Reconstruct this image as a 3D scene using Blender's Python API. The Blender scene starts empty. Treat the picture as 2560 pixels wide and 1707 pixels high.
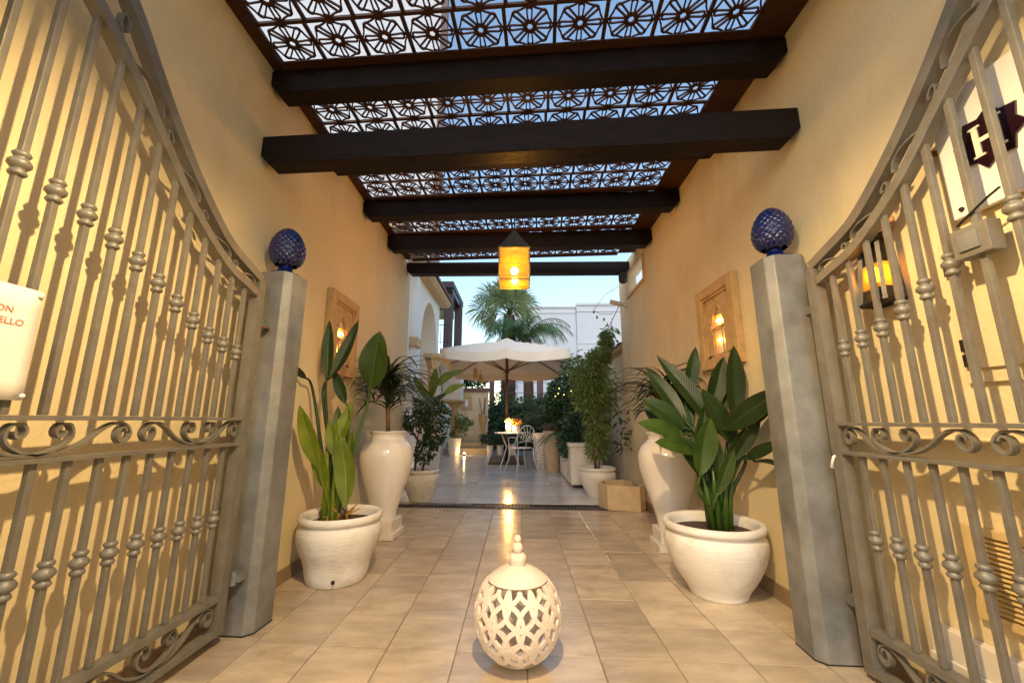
import bpy, bmesh, math, random
from mathutils import Vector, Matrix, noise as mnoise
random.seed(11)
R = math.radians
sc = bpy.context.scene
C = sc.collection

# ------------------------------------------------------------------ camera
cam_d = bpy.data.cameras.new('camera'); cam = bpy.data.objects.new('camera', cam_d); C.objects.link(cam)
cam_d.lens = 14.0; cam_d.sensor_width = 36.0; cam_d.clip_start = 0.03; cam_d.clip_end = 3000
cam.location = (0, 0, 1.0)
cam.rotation_euler = (R(90 + 11.2), 0, R(0.86))
sc.camera = cam
# ------------------------------------------------------------------ world, sun, exposure
world = bpy.data.worlds.new('World'); sc.world = world; world.use_nodes = True
wn = world.node_tree.nodes; wl_ = world.node_tree.links
wn.clear()
sky = wn.new('ShaderNodeTexSky'); sky.sky_type = 'NISHITA'; sky.sun_disc = False
sky.sun_elevation = R(32.0); sky.sun_rotation = R(200.0)
sky.air_density = 1.7; sky.dust_density = 1.2; sky.ozone_density = 3.0; sky.altitude = 0
bg = wn.new('ShaderNodeBackground'); bg.inputs['Strength'].default_value = 0.092
wo = wn.new('ShaderNodeOutputWorld')
wl_.new(sky.outputs[0], bg.inputs['Color']); wl_.new(bg.outputs[0], wo.inputs['Surface'])
sun_d = bpy.data.lights.new('sun', 'SUN'); sun_d.energy = 0.3; sun_d.angle = R(60); sun_d.color = (1, .9, .8)
sun = bpy.data.objects.new('sun', sun_d); C.objects.link(sun)
_el, _az = R(32.0), R(200.0)
_dir = Vector((math.sin(_az) * math.cos(_el), math.cos(_az) * math.cos(_el), math.sin(_el)))
sun.rotation_euler = (-_dir).to_track_quat('-Z', 'Y').to_euler(); sun.location = (0, -20, 30)
sc.view_settings.view_transform = 'Standard'; sc.view_settings.look = 'None'
sc.view_settings.exposure = 1.62; sc.view_settings.gamma = 1.0; sc.view_settings.use_curve_mapping = False
sc.render.engine = 'CYCLES'
sc.cycles.use_denoising = True
sc.cycles.max_bounces = 8; sc.cycles.diffuse_bounces = 4; sc.cycles.glossy_bounces = 4
sc.cycles.transparent_max_bounces = 12; sc.cycles.transmission_bounces = 6
sc.cycles.sample_clamp_indirect = 6.0
sc.cycles.caustics_reflective = False; sc.cycles.caustics_refractive = False
LAMP_MAIN = 2500.0     # radiance of the pendant lamp bulb near the gate
LAMP_HALL = 250.0      # radiance of the bulb in the amber lantern

# ------------------------------------------------------------------ materials
M = {}
def mat(name, col, rough=.5, metal=0.0, var=.12, scale=6.0, bump=0.0, bscale=60.0, spec=.5, rand=0.0, coat=0.0,
        translucent=0.0, stain=None, dark=None, streak=None, detail=6, rvar=0.0, emit=None):
    m = bpy.data.materials.new(name); m.use_nodes = True
    nt = m.node_tree; n = nt.nodes; l = nt.links
    p = n['Principled BSDF']; out = n['Material Output']
    p.inputs['Roughness'].default_value = rough; p.inputs['Metallic'].default_value = metal
    p.inputs['Specular IOR Level'].default_value = spec
    if coat: p.inputs['Coat Weight'].default_value = coat; p.inputs['Coat Roughness'].default_value = .08
    tc = n.new('ShaderNodeTexCoord'); vec = tc.outputs['Object']
    if rand:
        oi = n.new('ShaderNodeObjectInfo')
        mul = n.new('ShaderNodeVectorMath'); mul.operation = 'SCALE'; mul.inputs['Scale'].default_value = 37.0
        cmb = n.new('ShaderNodeCombineXYZ')
        for k in range(3): l.new(oi.outputs['Random'], cmb.inputs[k])
        l.new(cmb.outputs[0], mul.inputs[0])
        add = n.new('ShaderNodeVectorMath'); l.new(vec, add.inputs[0]); l.new(mul.outputs[0], add.inputs[1]); vec = add.outputs[0]
    if streak:
        mp = n.new('ShaderNodeMapping'); mp.inputs['Scale'].default_value = streak; l.new(vec, mp.inputs['Vector']); nvec = mp.outputs[0]
    else: nvec = vec
    nz = n.new('ShaderNodeTexNoise'); nz.inputs['Scale'].default_value = scale; nz.inputs['Detail'].default_value = detail
    nz.inputs['Roughness'].default_value = .6
    l.new(nvec, nz.inputs['Vector'])
    rp = n.new('ShaderNodeValToRGB'); l.new(nz.outputs['Fac'], rp.inputs['Fac'])
    lo = tuple(c * (1 - var) for c in col) if dark is None else dark
    hi = tuple(min(1, c * (1 + var)) for c in col)
    rp.color_ramp.elements[0].color = (*lo, 1); rp.color_ramp.elements[1].color = (*hi, 1)
    rp.color_ramp.elements[0].position = .3; rp.color_ramp.elements[1].position = .7
    colout = rp.outputs['Color']
    if rand:
        hs = n.new('ShaderNodeHueSaturation'); mr = n.new('ShaderNodeMapRange')
        mr.inputs['To Min'].default_value = 1 - rand; mr.inputs['To Max'].default_value = 1 + rand
        l.new(oi.outputs['Random'], mr.inputs['Value']); l.new(mr.outputs[0], hs.inputs['Value']); l.new(colout, hs.inputs['Color']); colout = hs.outputs['Color']
    if stain:
        ns = n.new('ShaderNodeTexNoise'); ns.inputs['Scale'].default_value = stain[2]; ns.inputs['Detail'].default_value = 10; ns.inputs['Roughness'].default_value = .68
        ms_ = n.new('ShaderNodeMapping'); ms_.inputs['Location'].default_value = (3.1, 7.7, 1.3); ms_.inputs['Scale'].default_value = stain[3] if len(stain) > 3 else (1, 1, 1)
        l.new(vec, ms_.inputs['Vector']); l.new(ms_.outputs[0], ns.inputs['Vector'])
        rs = n.new('ShaderNodeMapRange'); rs.inputs['From Min'].default_value = .52; rs.inputs['From Max'].default_value = .74; rs.inputs['To Max'].default_value = stain[1]
        l.new(ns.outputs['Fac'], rs.inputs['Value'])
        mxs = n.new('ShaderNodeMixRGB'); mxs.inputs['Color2'].default_value = (*stain[0], 1); l.new(rs.outputs[0], mxs.inputs['Fac']); l.new(colout, mxs.inputs['Color1']); colout = mxs.outputs['Color']
    l.new(colout, p.inputs['Base Color'])
    if rvar:
        mr2 = n.new('ShaderNodeMapRange'); mr2.inputs['To Min'].default_value = max(.02, rough - rvar); mr2.inputs['To Max'].default_value = rough + rvar
        nz3 = n.new('ShaderNodeTexNoise'); nz3.inputs['Scale'].default_value = scale * 1.7; nz3.inputs['Detail'].default_value = 5
        l.new(nvec, nz3.inputs['Vector']); l.new(nz3.outputs['Fac'], mr2.inputs['Value']); l.new(mr2.outputs[0], p.inputs['Roughness'])
    if bump:
        nb = n.new('ShaderNodeTexNoise'); nb.inputs['Scale'].default_value = bscale; nb.inputs['Detail'].default_value = 4
        l.new(nvec if streak else vec, nb.inputs['Vector'])
        bp = n.new('ShaderNodeBump'); bp.inputs['Strength'].default_value = bump; bp.inputs['Distance'].default_value = .01
        l.new(nb.outputs['Fac'], bp.inputs['Height']); l.new(bp.outputs[0], p.inputs['Normal'])
    if translucent:
        tr = n.new('ShaderNodeBsdfTranslucent'); l.new(colout, tr.inputs['Color'])
        mx = n.new('ShaderNodeMixShader'); mx.inputs[0].default_value = translucent
        l.new(p.outputs[0], mx.inputs[1]); l.new(tr.outputs[0], mx.inputs[2]); l.new(mx.outputs[0], out.inputs['Surface'])
    M[name] = m
    return m
def leafmat(name, lo, hi, rough, translucent, edge):
    m = bpy.data.materials.new(name); m.use_nodes = True
    nt = m.node_tree; n = nt.nodes; l = nt.links; p = n['Principled BSDF']; out = n['Material Output']
    p.inputs['Roughness'].default_value = rough; p.inputs['Specular IOR Level'].default_value = .45
    uv = n.new('ShaderNodeUVMap'); sep = n.new('ShaderNodeSeparateXYZ'); l.new(uv.outputs[0], sep.inputs[0])
    ab = n.new('ShaderNodeMath'); ab.operation = 'SUBTRACT'; l.new(sep.outputs['X'], ab.inputs[0]); ab.inputs[1].default_value = .5
    aa = n.new('ShaderNodeMath'); aa.operation = 'ABSOLUTE'; l.new(ab.outputs[0], aa.inputs[0])
    # side veins sweep forward from the midrib
    ve = n.new('ShaderNodeMath'); ve.operation = 'MULTIPLY_ADD'; l.new(aa.outputs[0], ve.inputs[0]); ve.inputs[1].default_value = -.22; l.new(sep.outputs['Y'], ve.inputs[2])
    vf = n.new('ShaderNodeMath'); vf.operation = 'MULTIPLY'; l.new(ve.outputs[0], vf.inputs[0]); vf.inputs[1].default_value = 260
    vs = n.new('ShaderNodeMath'); vs.operation = 'SINE'; l.new(vf.outputs[0], vs.inputs[0])
    bp = n.new('ShaderNodeBump'); bp.inputs['Strength'].default_value = .35; bp.inputs['Distance'].default_value = .002
    l.new(vs.outputs[0], bp.inputs['Height']); l.new(bp.outputs[0], p.inputs['Normal'])
    tc = n.new('ShaderNodeTexCoord'); oi = n.new('ShaderNodeObjectInfo')
    nz = n.new('ShaderNodeTexNoise'); nz.inputs['Scale'].default_value = 9; nz.inputs['Detail'].default_value = 7; l.new(tc.outputs['Object'], nz.inputs['Vector'])
    rp = n.new('ShaderNodeValToRGB'); rp.color_ramp.elements[0].color = (*lo, 1); rp.color_ramp.elements[1].color = (*hi, 1)
    rp.color_ramp.elements[0].position = .3; rp.color_ramp.elements[1].position = .72; l.new(nz.outputs['Fac'], rp.inputs['Fac'])
    hs = n.new('ShaderNodeHueSaturation'); mr = n.new('ShaderNodeMapRange'); mr.inputs['To Min'].default_value = .75; mr.inputs['To Max'].default_value = 1.3
    l.new(oi.outputs['Random'], mr.inputs['Value']); l.new(mr.outputs[0], hs.inputs['Value']); l.new(rp.outputs['Color'], hs.inputs['Color'])
    # brown dry rim and tip
    e1 = n.new('ShaderNodeMapRange'); e1.inputs['From Min'].default_value = .44; e1.inputs['From Max'].default_value = .50; l.new(aa.outputs[0], e1.inputs['Value'])
    nz2 = n.new('ShaderNodeTexNoise'); nz2.inputs['Scale'].default_value = 22; l.new(tc.outputs['Object'], nz2.inputs['Vector'])
    e2 = n.new('ShaderNodeMath'); e2.operation = 'MULTIPLY'; l.new(e1.outputs[0], e2.inputs[0]); l.new(nz2.outputs['Fac'], e2.inputs[1])
    e3 = n.new('ShaderNodeMapRange'); e3.inputs['From Min'].default_value = .94; e3.inputs['From Max'].default_value = 1.0; l.new(sep.outputs['Y'], e3.inputs['Value'])
    e4 = n.new('ShaderNodeMath'); e4.operation = 'MAXIMUM'; l.new(e2.outputs[0], e4.inputs[0]); l.new(e3.outputs[0], e4.inputs[1])
    e5 = n.new('ShaderNodeMath'); e5.operation = 'MULTIPLY'; l.new(e4.outputs[0], e5.inputs[0]); e5.inputs[1].default_value = edge
    mx = n.new('ShaderNodeMixRGB'); mx.inputs['Color2'].default_value = (.12, .07, .02, 1); l.new(e5.outputs[0], mx.inputs['Fac']); l.new(hs.outputs['Color'], mx.inputs['Color1'])
    # paler midrib
    r1 = n.new('ShaderNodeMapRange'); r1.inputs['From Min'].default_value = .035; r1.inputs['From Max'].default_value = .0; l.new(aa.outputs[0], r1.inputs['Value'])
    r2 = n.new('ShaderNodeMath'); r2.operation = 'MULTIPLY'; l.new(r1.outputs[0], r2.inputs[0]); r2.inputs[1].default_value = .6
    mx2 = n.new('ShaderNodeMixRGB'); mx2.inputs['Color2'].default_value = (*[min(1, c * 1.9) for c in hi], 1); l.new(r2.outputs[0], mx2.inputs['Fac']); l.new(mx.outputs['Color'], mx2.inputs['Color1'])
    l.new(mx2.outputs['Color'], p.inputs['Base Color'])
    tr = n.new('ShaderNodeBsdfTranslucent'); l.new(mx2.outputs['Color'], tr.inputs['Color'])
    ms = n.new('ShaderNodeMixShader'); ms.inputs[0].default_value = translucent
    l.new(p.outputs[0], ms.inputs[1]); l.new(tr.outputs[0], ms.inputs[2]); l.new(ms.outputs[0], out.inputs['Surface']); M[name] = m
def emit(name, col, strength):
    m = bpy.data.materials.new(name); m.use_nodes = True
    nt = m.node_tree; nt.nodes.clear()
    e = nt.nodes.new('ShaderNodeEmission'); e.inputs['Color'].default_value = (*col, 1); e.inputs['Strength'].default_value = strength
    o = nt.nodes.new('ShaderNodeOutputMaterial'); nt.links.new(e.outputs[0], o.inputs['Surface']); M[name] = m; return m
def pane(name, col, clear=.5, gloss=.08, tint=None):
    m = bpy.data.materials.new(name); m.use_nodes = True
    nt = m.node_tree; n = nt.nodes; l = nt.links; n.clear()
    t = n.new('ShaderNodeBsdfTransparent'); t.inputs[0].default_value = (*(tint or col), 1)
    tl = n.new('ShaderNodeBsdfTranslucent'); tl.inputs[0].default_value = (*col, 1)
    g = n.new('ShaderNodeBsdfGlossy'); g.inputs['Roughness'].default_value = .15
    tc = n.new('ShaderNodeTexCoord'); nz = n.new('ShaderNodeTexNoise'); nz.inputs['Scale'].default_value = 40; nz.inputs['Detail'].default_value = 5
    l.new(tc.outputs['Object'], nz.inputs['Vector'])
    mr = n.new('ShaderNodeMapRange'); mr.inputs['To Min'].default_value = max(0, 1 - clear - .08); mr.inputs['To Max'].default_value = min(1, 1 - clear + .08)
    l.new(nz.outputs['Fac'], mr.inputs['Value'])
    m1 = n.new('ShaderNodeMixShader'); l.new(mr.outputs[0], m1.inputs[0]); l.new(t.outputs[0], m1.inputs[1]); l.new(tl.outputs[0], m1.inputs[2])
    m2 = n.new('ShaderNodeMixShader'); m2.inputs[0].default_value = gloss; l.new(m1.outputs[0], m2.inputs[1]); l.new(g.outputs[0], m2.inputs[2])
    o = n.new('ShaderNodeOutputMaterial'); l.new(m2.outputs[0], o.inputs['Surface']); M[name] = m; return m

mat('wall_plaster', (.74, .62, .38), .85, var=.075, scale=1.6, bump=.30, bscale=70, detail=9, stain=((.42, .33, .20), .45, 1.3, (1, 1, .45)))
mat('garden_plaster', (.66, .54, .37), .85, var=.08, scale=2.0, bump=.25, bscale=80, stain=((.36, .30, .20), .6, 1.1, (1, 1, .4)))
mat('white_plaster', (.78, .76, .74), .8, var=.04, scale=1.5, bump=.15, bscale=60)
mat('tan_plaster', (.66, .47, .27), .8, var=.06, scale=2, bump=.2, bscale=60)
mat('tile', (.47, .38, .275), .20, var=.24, scale=3.0, streak=(1, 2.6, 1), bump=.22, bscale=14, rand=.15, rvar=.10, spec=.75, stain=((.26, .19, .12), .6, 2.6))
mat('patio_tile', (.58, .55, .53), .20, var=.16, scale=2.2, bump=.22, bscale=9, rand=.07, rvar=.10, stain=((.34, .30, .27), .5, 1.8))
mat('grout', (.27, .20, .14), .9, var=.2, scale=30)
mat('skirting', (.30, .21, .135), .5, var=.12, scale=8)
mat('galvanised', (.19, .195, .19), .5, metal=.15, var=.38, scale=5, bump=.08, bscale=40, rvar=.10, detail=8, stain=((.20, .12, .07), .45, 6.0, (1, 1, .35)))
mat('gate_iron', (.19, .18, .155), .45, metal=.25, var=.16, scale=14, bump=.1, bscale=90, rvar=.08, stain=((.15, .08, .045), .5, 9.0))
mat('rust', (.14, .06, .03), .8, var=.3, scale=40)
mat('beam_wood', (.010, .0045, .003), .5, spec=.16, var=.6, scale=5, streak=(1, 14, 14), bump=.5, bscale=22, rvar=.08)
mat('lattice_wood', (.055, .022, .010), .55, spec=.25, var=.25, scale=6, streak=(2, 10, 10), bump=.08)
mat('white_clay', (.76, .72, .66), .58, var=.06, scale=5, bump=.35, bscale=16, streak=(1, 1, 7), stain=((.42, .33, .22), .55, 5.0))
mat('white_glaze', (.78, .75, .71), .12, var=.03, scale=4, bump=.03, bscale=14, coat=.4, stain=((.50, .42, .32), .25, 4.0, (1, 1, .4)))
mat('pierced_clay', (.76, .66, .56), .6, var=.06, scale=10, bump=.12, bscale=70, stain=((.50, .38, .27), .4, 9.0))
mat('blue_glaze', (.002, .008, .085), .30, var=.3, scale=20, coat=.5)
mat('soil', (.06, .035, .02), .95, var=.5, scale=40, bump=.8, bscale=60)
mat('straw', (.34, .17, .04), .8, var=.3, scale=30)
mat('leaf_light', (.20, .26, .02), .38, var=.22, scale=9, translucent=.28)
mat('leaf_mid', (.055, .11, .016), .36, var=.25, scale=9, translucent=.22)
mat('leaf_dark', (.022, .055, .013), .34, var=.3, scale=9, translucent=.18)
leafmat('blade_light', (.13, .19, .012), (.24, .30, .03), .42, .30, .8)
leafmat('blade_mid', (.030, .068, .010), (.058, .105, .016), .40, .22, .7)
leafmat('blade_dark', (.014, .036, .008), (.028, .058, .012), .36, .18, .7)
mat('midrib', (.14, .20, .04), .5, var=.2, scale=9)
mat('strap_leaf', (.03, .05, .018), .4, var=.4, scale=9, translucent=.15)
mat('shrub_leaf', (.030, .07, .018), .35, var=.5, scale=6, translucent=.2)
mat('bamboo_leaf', (.17, .25, .07), .45, var=.45, scale=5, translucent=.3)
mat('sago_leaf', (.045, .08, .022), .4, var=.45, scale=5, translucent=.15)
mat('palm_leaf', (.25, .32, .13), .5, var=.35, scale=2, translucent=.3)
mat('feather_leaf', (.11, .20, .08), .5, var=.4, scale=2, translucent=.3)
mat('hedge_leaf', (.03, .075, .035), .5, var=.5, scale=3, translucent=.15)
mat('bark', (.10, .065, .04), .9, var=.4, scale=14, bump=.8, bscale=30)
mat('bark_pale', (.20, .12, .06), .8, var=.35, scale=20, bump=.5, bscale=40)
mat('sandstone', (.54, .35, .15), .8, var=.12, scale=12, bump=.35, bscale=60, stain=((.25, .14, .06), .6, 9.0))
mat('capital_stone', (.55, .40, .22), .75, var=.12, scale=9, bump=.25, bscale=40)
mat('dark_metal', (.035, .03, .025), .4, metal=.6, var=.3, scale=20)
mat('lantern_cap', (.09, .07, .05), .6, metal=.3, var=.3, scale=20, bump=.2, bscale=60)
mat('drain_grate', (.012, .014, .02), .45, metal=.2, var=.3, scale=20)
mat('paper', (.82, .80, .76), .6, var=.02, scale=3)
mat('board_white', (.80, .78, .76), .35, var=.02, scale=4)
mat('maroon', (.016, .003, .006), .18, var=.3, scale=9, coat=.4)
mat('red_ink', (.72, .25, .20), .6, var=.05)
mat('letter_white', (.80, .74, .62), .35, var=.02)
mat('brass', (.55, .36, .10), .25, metal=1.0, var=.1)
mat('vent_yellow', (.64, .48, .22), .5, var=.08, scale=14)
mat('terracotta_boss', (.52, .27, .14), .7, var=.2, scale=20, bump=.3)
mat('white_stone', (.74, .70, .64), .35, var=.06, scale=9, bump=.05, stain=((.45, .36, .25), .5, 4.0))
mat('roof_tile', (.16, .075, .06), .7, var=.3, scale=14, rand=.2)
mat('purple_wood', (.13, .085, .085), .6, var=.2, scale=9, streak=(8, 8, 1))
mat('canvas', (.77, .66, .53), .8, var=.03, scale=5, translucent=.06)
mat('umbrella_wood', (.10, .035, .018), .4, var=.25, scale=20)
mat('chair_white', (.70, .68, .64), .4, var=.05, scale=20)
mat('block_stone', (.16, .13, .11), .8, var=.3, scale=20)
mat('camera_white', (.66, .62, .56), .4, var=.04)
mat('rim_light', (.62, .55, .42), .7, var=.1, scale=9, bump=.15)
mat('trough_stone', (.56, .42, .26), .75, var=.12, scale=8, bump=.25, bscale=50, stain=((.28, .20, .12), .6, 4.0))
mat('patterned', (.60, .55, .50), .7, var=.35, scale=26, detail=2)
mat('building_white', (.58, .60, .66), .8, var=.03, scale=.3, stain=((.40, .42, .48), .4, .25, (1, 1, .3)))
mat('fruit', (.55, .24, .02), .5, var=.3, scale=30)
mat('fence_wood', (.14, .08, .09), .8, var=.3, scale=9)
mat('ground_dirt', (.24, .20, .16), .95, var=.2, scale=.4)
emit('bulb_warm', (1.0, .85, .50), LAMP_HALL)
emit('bulb_main', (1.0, .70, .33), LAMP_MAIN)
emit('niche_bulb', (1.0, .40, .05), 26.0)
emit('sconce_bulb', (1.0, .55, .08), 10.0)
emit('candle_flame', (1.0, .60, .20), 1000.0)
emit('spot_bulb', (1.0, .66, .26), 200.0)
emit('fairy_bulb', (1.0, .66, .16), 1.6)
emit('window_glow', (.80, .86, 1.0), .34)  # emission for the wall window pane
pane('amber_pane', (1.0, .28, .010), .90, tint=(1.0, .50, .10))
pane('sconce_pane', (1.0, .55, .08), .6)
pane('candle_pane', (1.0, .90, .72), .78)

# ------------------------------------------------------------------ mesh builder
def wloc(o):
    v = Vector((0, 0, 0))
    while o is not None: v += o.location; o = o.parent
    return v
class MB:
    def __init__(s): s.v = []; s.f = []; s.uv = None
    def add(s, vs, fs):
        b = len(s.v); s.v += [tuple(x) for x in vs]; s.f += [tuple(i + b for i in f) for f in fs]; return s
    def box(s, x0, x1, y0, y1, z0, z1):
        return s.add([(x0, y0, z0), (x1, y0, z0), (x1, y1, z0), (x0, y1, z0), (x0, y0, z1), (x1, y0, z1), (x1, y1, z1), (x0, y1, z1)],
                     [(0, 3, 2, 1), (4, 5, 6, 7), (0, 1, 5, 4), (1, 2, 6, 5), (2, 3, 7, 6), (3, 0, 4, 7)])
    def cbox(s, c, d, rz=0.0):
        hx, hy, hz = d[0] / 2, d[1] / 2, d[2] / 2; co, si = math.cos(rz), math.sin(rz)
        vs = []
        for z in (-hz, hz):
            for x, y in ((-hx, -hy), (hx, -hy), (hx, hy), (-hx, hy)):
                vs.append((c[0] + x * co - y * si, c[1] + x * si + y * co, c[2] + z))
        return s.add(vs, [(0, 3, 2, 1), (4, 5, 6, 7), (0, 1, 5, 4), (1, 2, 6, 5), (2, 3, 7, 6), (3, 0, 4, 7)])
    def lathe(s, prof, seg=32, c=(0, 0, 0), cap=True):
        n = len(prof); vs = []
        for r, z in prof:
            for k in range(seg):
                a = 2 * math.pi * k / seg; vs.append((c[0] + r * math.cos(a), c[1] + r * math.sin(a), c[2] + z))
        fs = []
        for i in range(n - 1):
            for k in range(seg):
                k2 = (k + 1) % seg; fs.append((i * seg + k, i * seg + k2, (i + 1) * seg + k2, (i + 1) * seg + k))
        if cap: fs.append(tuple(range(seg))[::-1]); fs.append(tuple((n - 1) * seg + k for k in range(seg)))
        return s.add(vs, fs)
    def tube(s, pts, rad, seg=8):
        pts = [Vector(p) for p in pts]; n = len(pts)
        rads = rad if isinstance(rad, (list, tuple)) else [rad] * n
        vs = []; prev = None
        for i in range(n):
            t = (pts[min(i + 1, n - 1)] - pts[max(i - 1, 0)]).normalized()
            if prev is None:
                a = Vector((0, 0, 1)) if abs(t.z) < .9 else Vector((1, 0, 0)); u = t.cross(a).normalized()
            else:
                u = prev - t * prev.dot(t)
                u = u.normalized() if u.length > 1e-6 else t.orthogonal().normalized()
            prev = u; w = t.cross(u)
            for k in range(seg):
                an = 2 * math.pi * k / seg; vs.append(pts[i] + (u * math.cos(an) + w * math.sin(an)) * rads[i])
        fs = []
        for i in range(n - 1):
            for k in range(seg):
                k2 = (k + 1) % seg; fs.append((i * seg + k, i * seg + k2, (i + 1) * seg + k2, (i + 1) * seg + k))
        fs.append(tuple(range(seg))[::-1]); fs.append(tuple((n - 1) * seg + k for k in range(seg)))
        return s.add(vs, fs)
    def prism(s, poly, a0, a1, axis='z', shear=0.0):
        # poly: 2-D points; axis: extrusion axis ('x': (y,z) poly, 'y': (x,z) poly, 'z': (x,y) poly)
        n = len(poly); vs = []
        for a in (a0, a1):
            for p, q in poly:
                if axis == 'x': vs.append((a, p, q))
                elif axis == 'y': vs.append((p, a + shear * p, q))
                else: vs.append((p, q, a))
        fs = [tuple(range(n)), tuple(range(2 * n - 1, n - 1, -1))]
        for k in range(n):
            k2 = (k + 1) % n; fs.append((k, n + k, n + k2, k2))
        return s.add(vs, fs)
    def ring(s, outer, inner, z0, z1):   # flat plate between two outlines of the same count
        n = len(outer); vs = [(x, y, z0) for x, y in outer] + [(x, y, z0) for x, y in inner] + [(x, y, z1) for x, y in outer] + [(x, y, z1) for x, y in inner]
        fs = []
        for k in range(n):
            j = (k + 1) % n
            fs += [(k, n + k, n + j, j), (2 * n + k, 2 * n + j, 3 * n + j, 3 * n + k), (k, j, 2 * n + j, 2 * n + k), (n + k, 3 * n + k, 3 * n + j, n + j)]
        return s.add(vs, fs)
    def sphere(s, c, r, seg=16, rings=10, sz=1.0):
        prof = [(max(1e-4, r * math.sin(math.pi * i / rings)), -r * sz * math.cos(math.pi * i / rings)) for i in range(rings + 1)]
        return s.lathe(prof, seg, c)
    def mesh(s, name):
        me = bpy.data.meshes.new(name); me.from_pydata(s.v, [], s.f); me.update(); return me
    def build(s, name, m, parent=None, smooth=False, bevel=0.0, world=True, loc=None, auto=None):
        if parent is not None and world:
            w = wloc(parent); s.v = [(x - w.x, y - w.y, z - w.z) for x, y, z in s.v]
        me = s.mesh(name)
        bm = bmesh.new(); bm.from_mesh(me)
        bmesh.ops.recalc_face_normals(bm, faces=bm.faces)
        if bevel:
            bmesh.ops.remove_doubles(bm, verts=bm.verts, dist=1e-5)
            bmesh.ops.bevel(bm, geom=[e for e in bm.edges if len(e.link_faces) == 2 and e.calc_face_angle(0) > .5], offset=bevel, segments=2, affect='EDGES', profile=.7)
        if auto is not None:
            for e in bm.edges:
                e.smooth = not (len(e.link_faces) == 2 and e.calc_face_angle(0) > auto)
            smooth = True
        if smooth:
            for f in bm.faces: f.smooth = True
        bm.to_mesh(me); bm.free()
        if s.uv is not None:
            ul = me.uv_layers.new(name='UVMap')
            for lp in me.loops: ul.data[lp.index].uv = s.uv[lp.vertex_index]
        o = bpy.data.objects.new(name, me); C.objects.link(o)
        if m is not None: me.materials.append(M[m] if isinstance(m, str) else m)
        if parent is not None: o.parent = parent
        if loc is not None: o.location = loc
        return o
def tag(o, label=None, cat=None, group=None, kind=None):
    if label: o['label'] = label
    if cat: o['category'] = cat
    if group: o['group'] = group
    if kind: o['kind'] = kind
    return o
def thing(name, label, cat, loc=(0, 0, 0), group=None):
    o = bpy.data.objects.new(name, None); C.objects.link(o); o.location = loc; o.empty_display_size = .1
    return tag(o, label, cat, group)
def inst(src, parent, loc=None, rz=None, name=None):
    o = src.copy(); C.objects.link(o); o.parent = parent
    if loc is not None: o.location = loc
    if rz is not None: o.rotation_euler = (0, 0, rz)
    return o
def catmull(pts, n=8):
    P = [Vector(p) for p in pts]; out = []
    for i in range(len(P) - 1):
        a = P[max(i - 1, 0)]; b = P[i]; c = P[i + 1]; d = P[min(i + 2, len(P) - 1)]
        for k in range(n):
            t = k / n
            out.append(.5 * ((2 * b) + (c - a) * t + (2 * a - 5 * b + 4 * c - d) * t * t + (3 * b - a - 3 * c + d) * t ** 3))
    out.append(P[-1]); return out

SK = -.06     # cross direction of the passage is a little skew to its walls
# ================================================================== SETTING
MB().add([(-400, -400, -.05), (400, -400, -.05), (400, 900, -.05), (-400, 900, -.05)], [(0, 1, 2, 3)]).build('ground', 'ground_dirt')['kind'] = 'structure'
floor = MB().box(-1.49, 1.49, -2.5, 5.0, -.04, -.006).build('floor', 'grout'); floor['kind'] = 'structure'
def tile_mesh(w, l, sk):
    b = MB(); g = .0023
    vs = []
    for z, e in ((-.012, 0), (-.0015, 0), (0, .002)):
        for sx, sy in ((-1, -1), (1, -1), (1, 1), (-1, 1)):
            x = sx * (w / 2 - g - e); y = sy * (l / 2 - g * .45 - e) + sk * x; vs.append((x, y, z))
    fs = [(3, 2, 1, 0), (8, 9, 10, 11)]
    for i in range(2):
        for k in range(4):
            j = (k + 1) % 4; fs.append((i * 4 + k, i * 4 + j, i * 4 + 4 + j, i * 4 + 4 + k))
    return b.add(vs, fs)
TW, TL = .312, .286
t0 = tile_mesh(TW, TL, SK).build('tile', 'tile', floor, world=False)
t1 = tile_mesh(TW, TL * 2, SK).build('tile', 'tile', floor, world=False)
used = set(); random.seed(77)
for ix in range(-5, 5):
    iy = 0
    x = (ix + .5) * TW + .035
    if abs(x) + TW / 2 > 1.60: continue
    while iy < 17:
        n_ = 2 if random.random() < .42 and iy < 15 else 1
        y = .40 + (iy + (n_ - 1) / 2) * TL + SK * x
        if y < 4.86:
            src = t1 if n_ == 2 else t0
            o = src if src not in used else inst(src, floor); used.add(src)
            o.location = (x, y, random.uniform(-.0012, .0012)); o.rotation_euler = (random.uniform(-.002, .002), random.uniform(-.002, .002), random.choice((0, math.pi)))
        iy += n_

patio = MB().box(-2.4, 1.75, 5.12, 14.0, -.04, -.006).build('patio', 'grout'); patio['kind'] = 'structure'
p0 = tile_mesh(.60, .60, 0).build('tile', 'patio_tile', patio, world=False); first = True
for ix in range(-4, 3):
    for iy in range(14):
        o = p0 if first else inst(p0, patio); first = False
        o.location = (ix * .6 + .22, 5.46 + iy * .6, random.uniform(-.001, .001)); o.rotation_euler = (random.uniform(-.0015, .0015), random.uniform(-.0015, .0015), random.choice((0, math.pi / 2, math.pi)))

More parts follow.
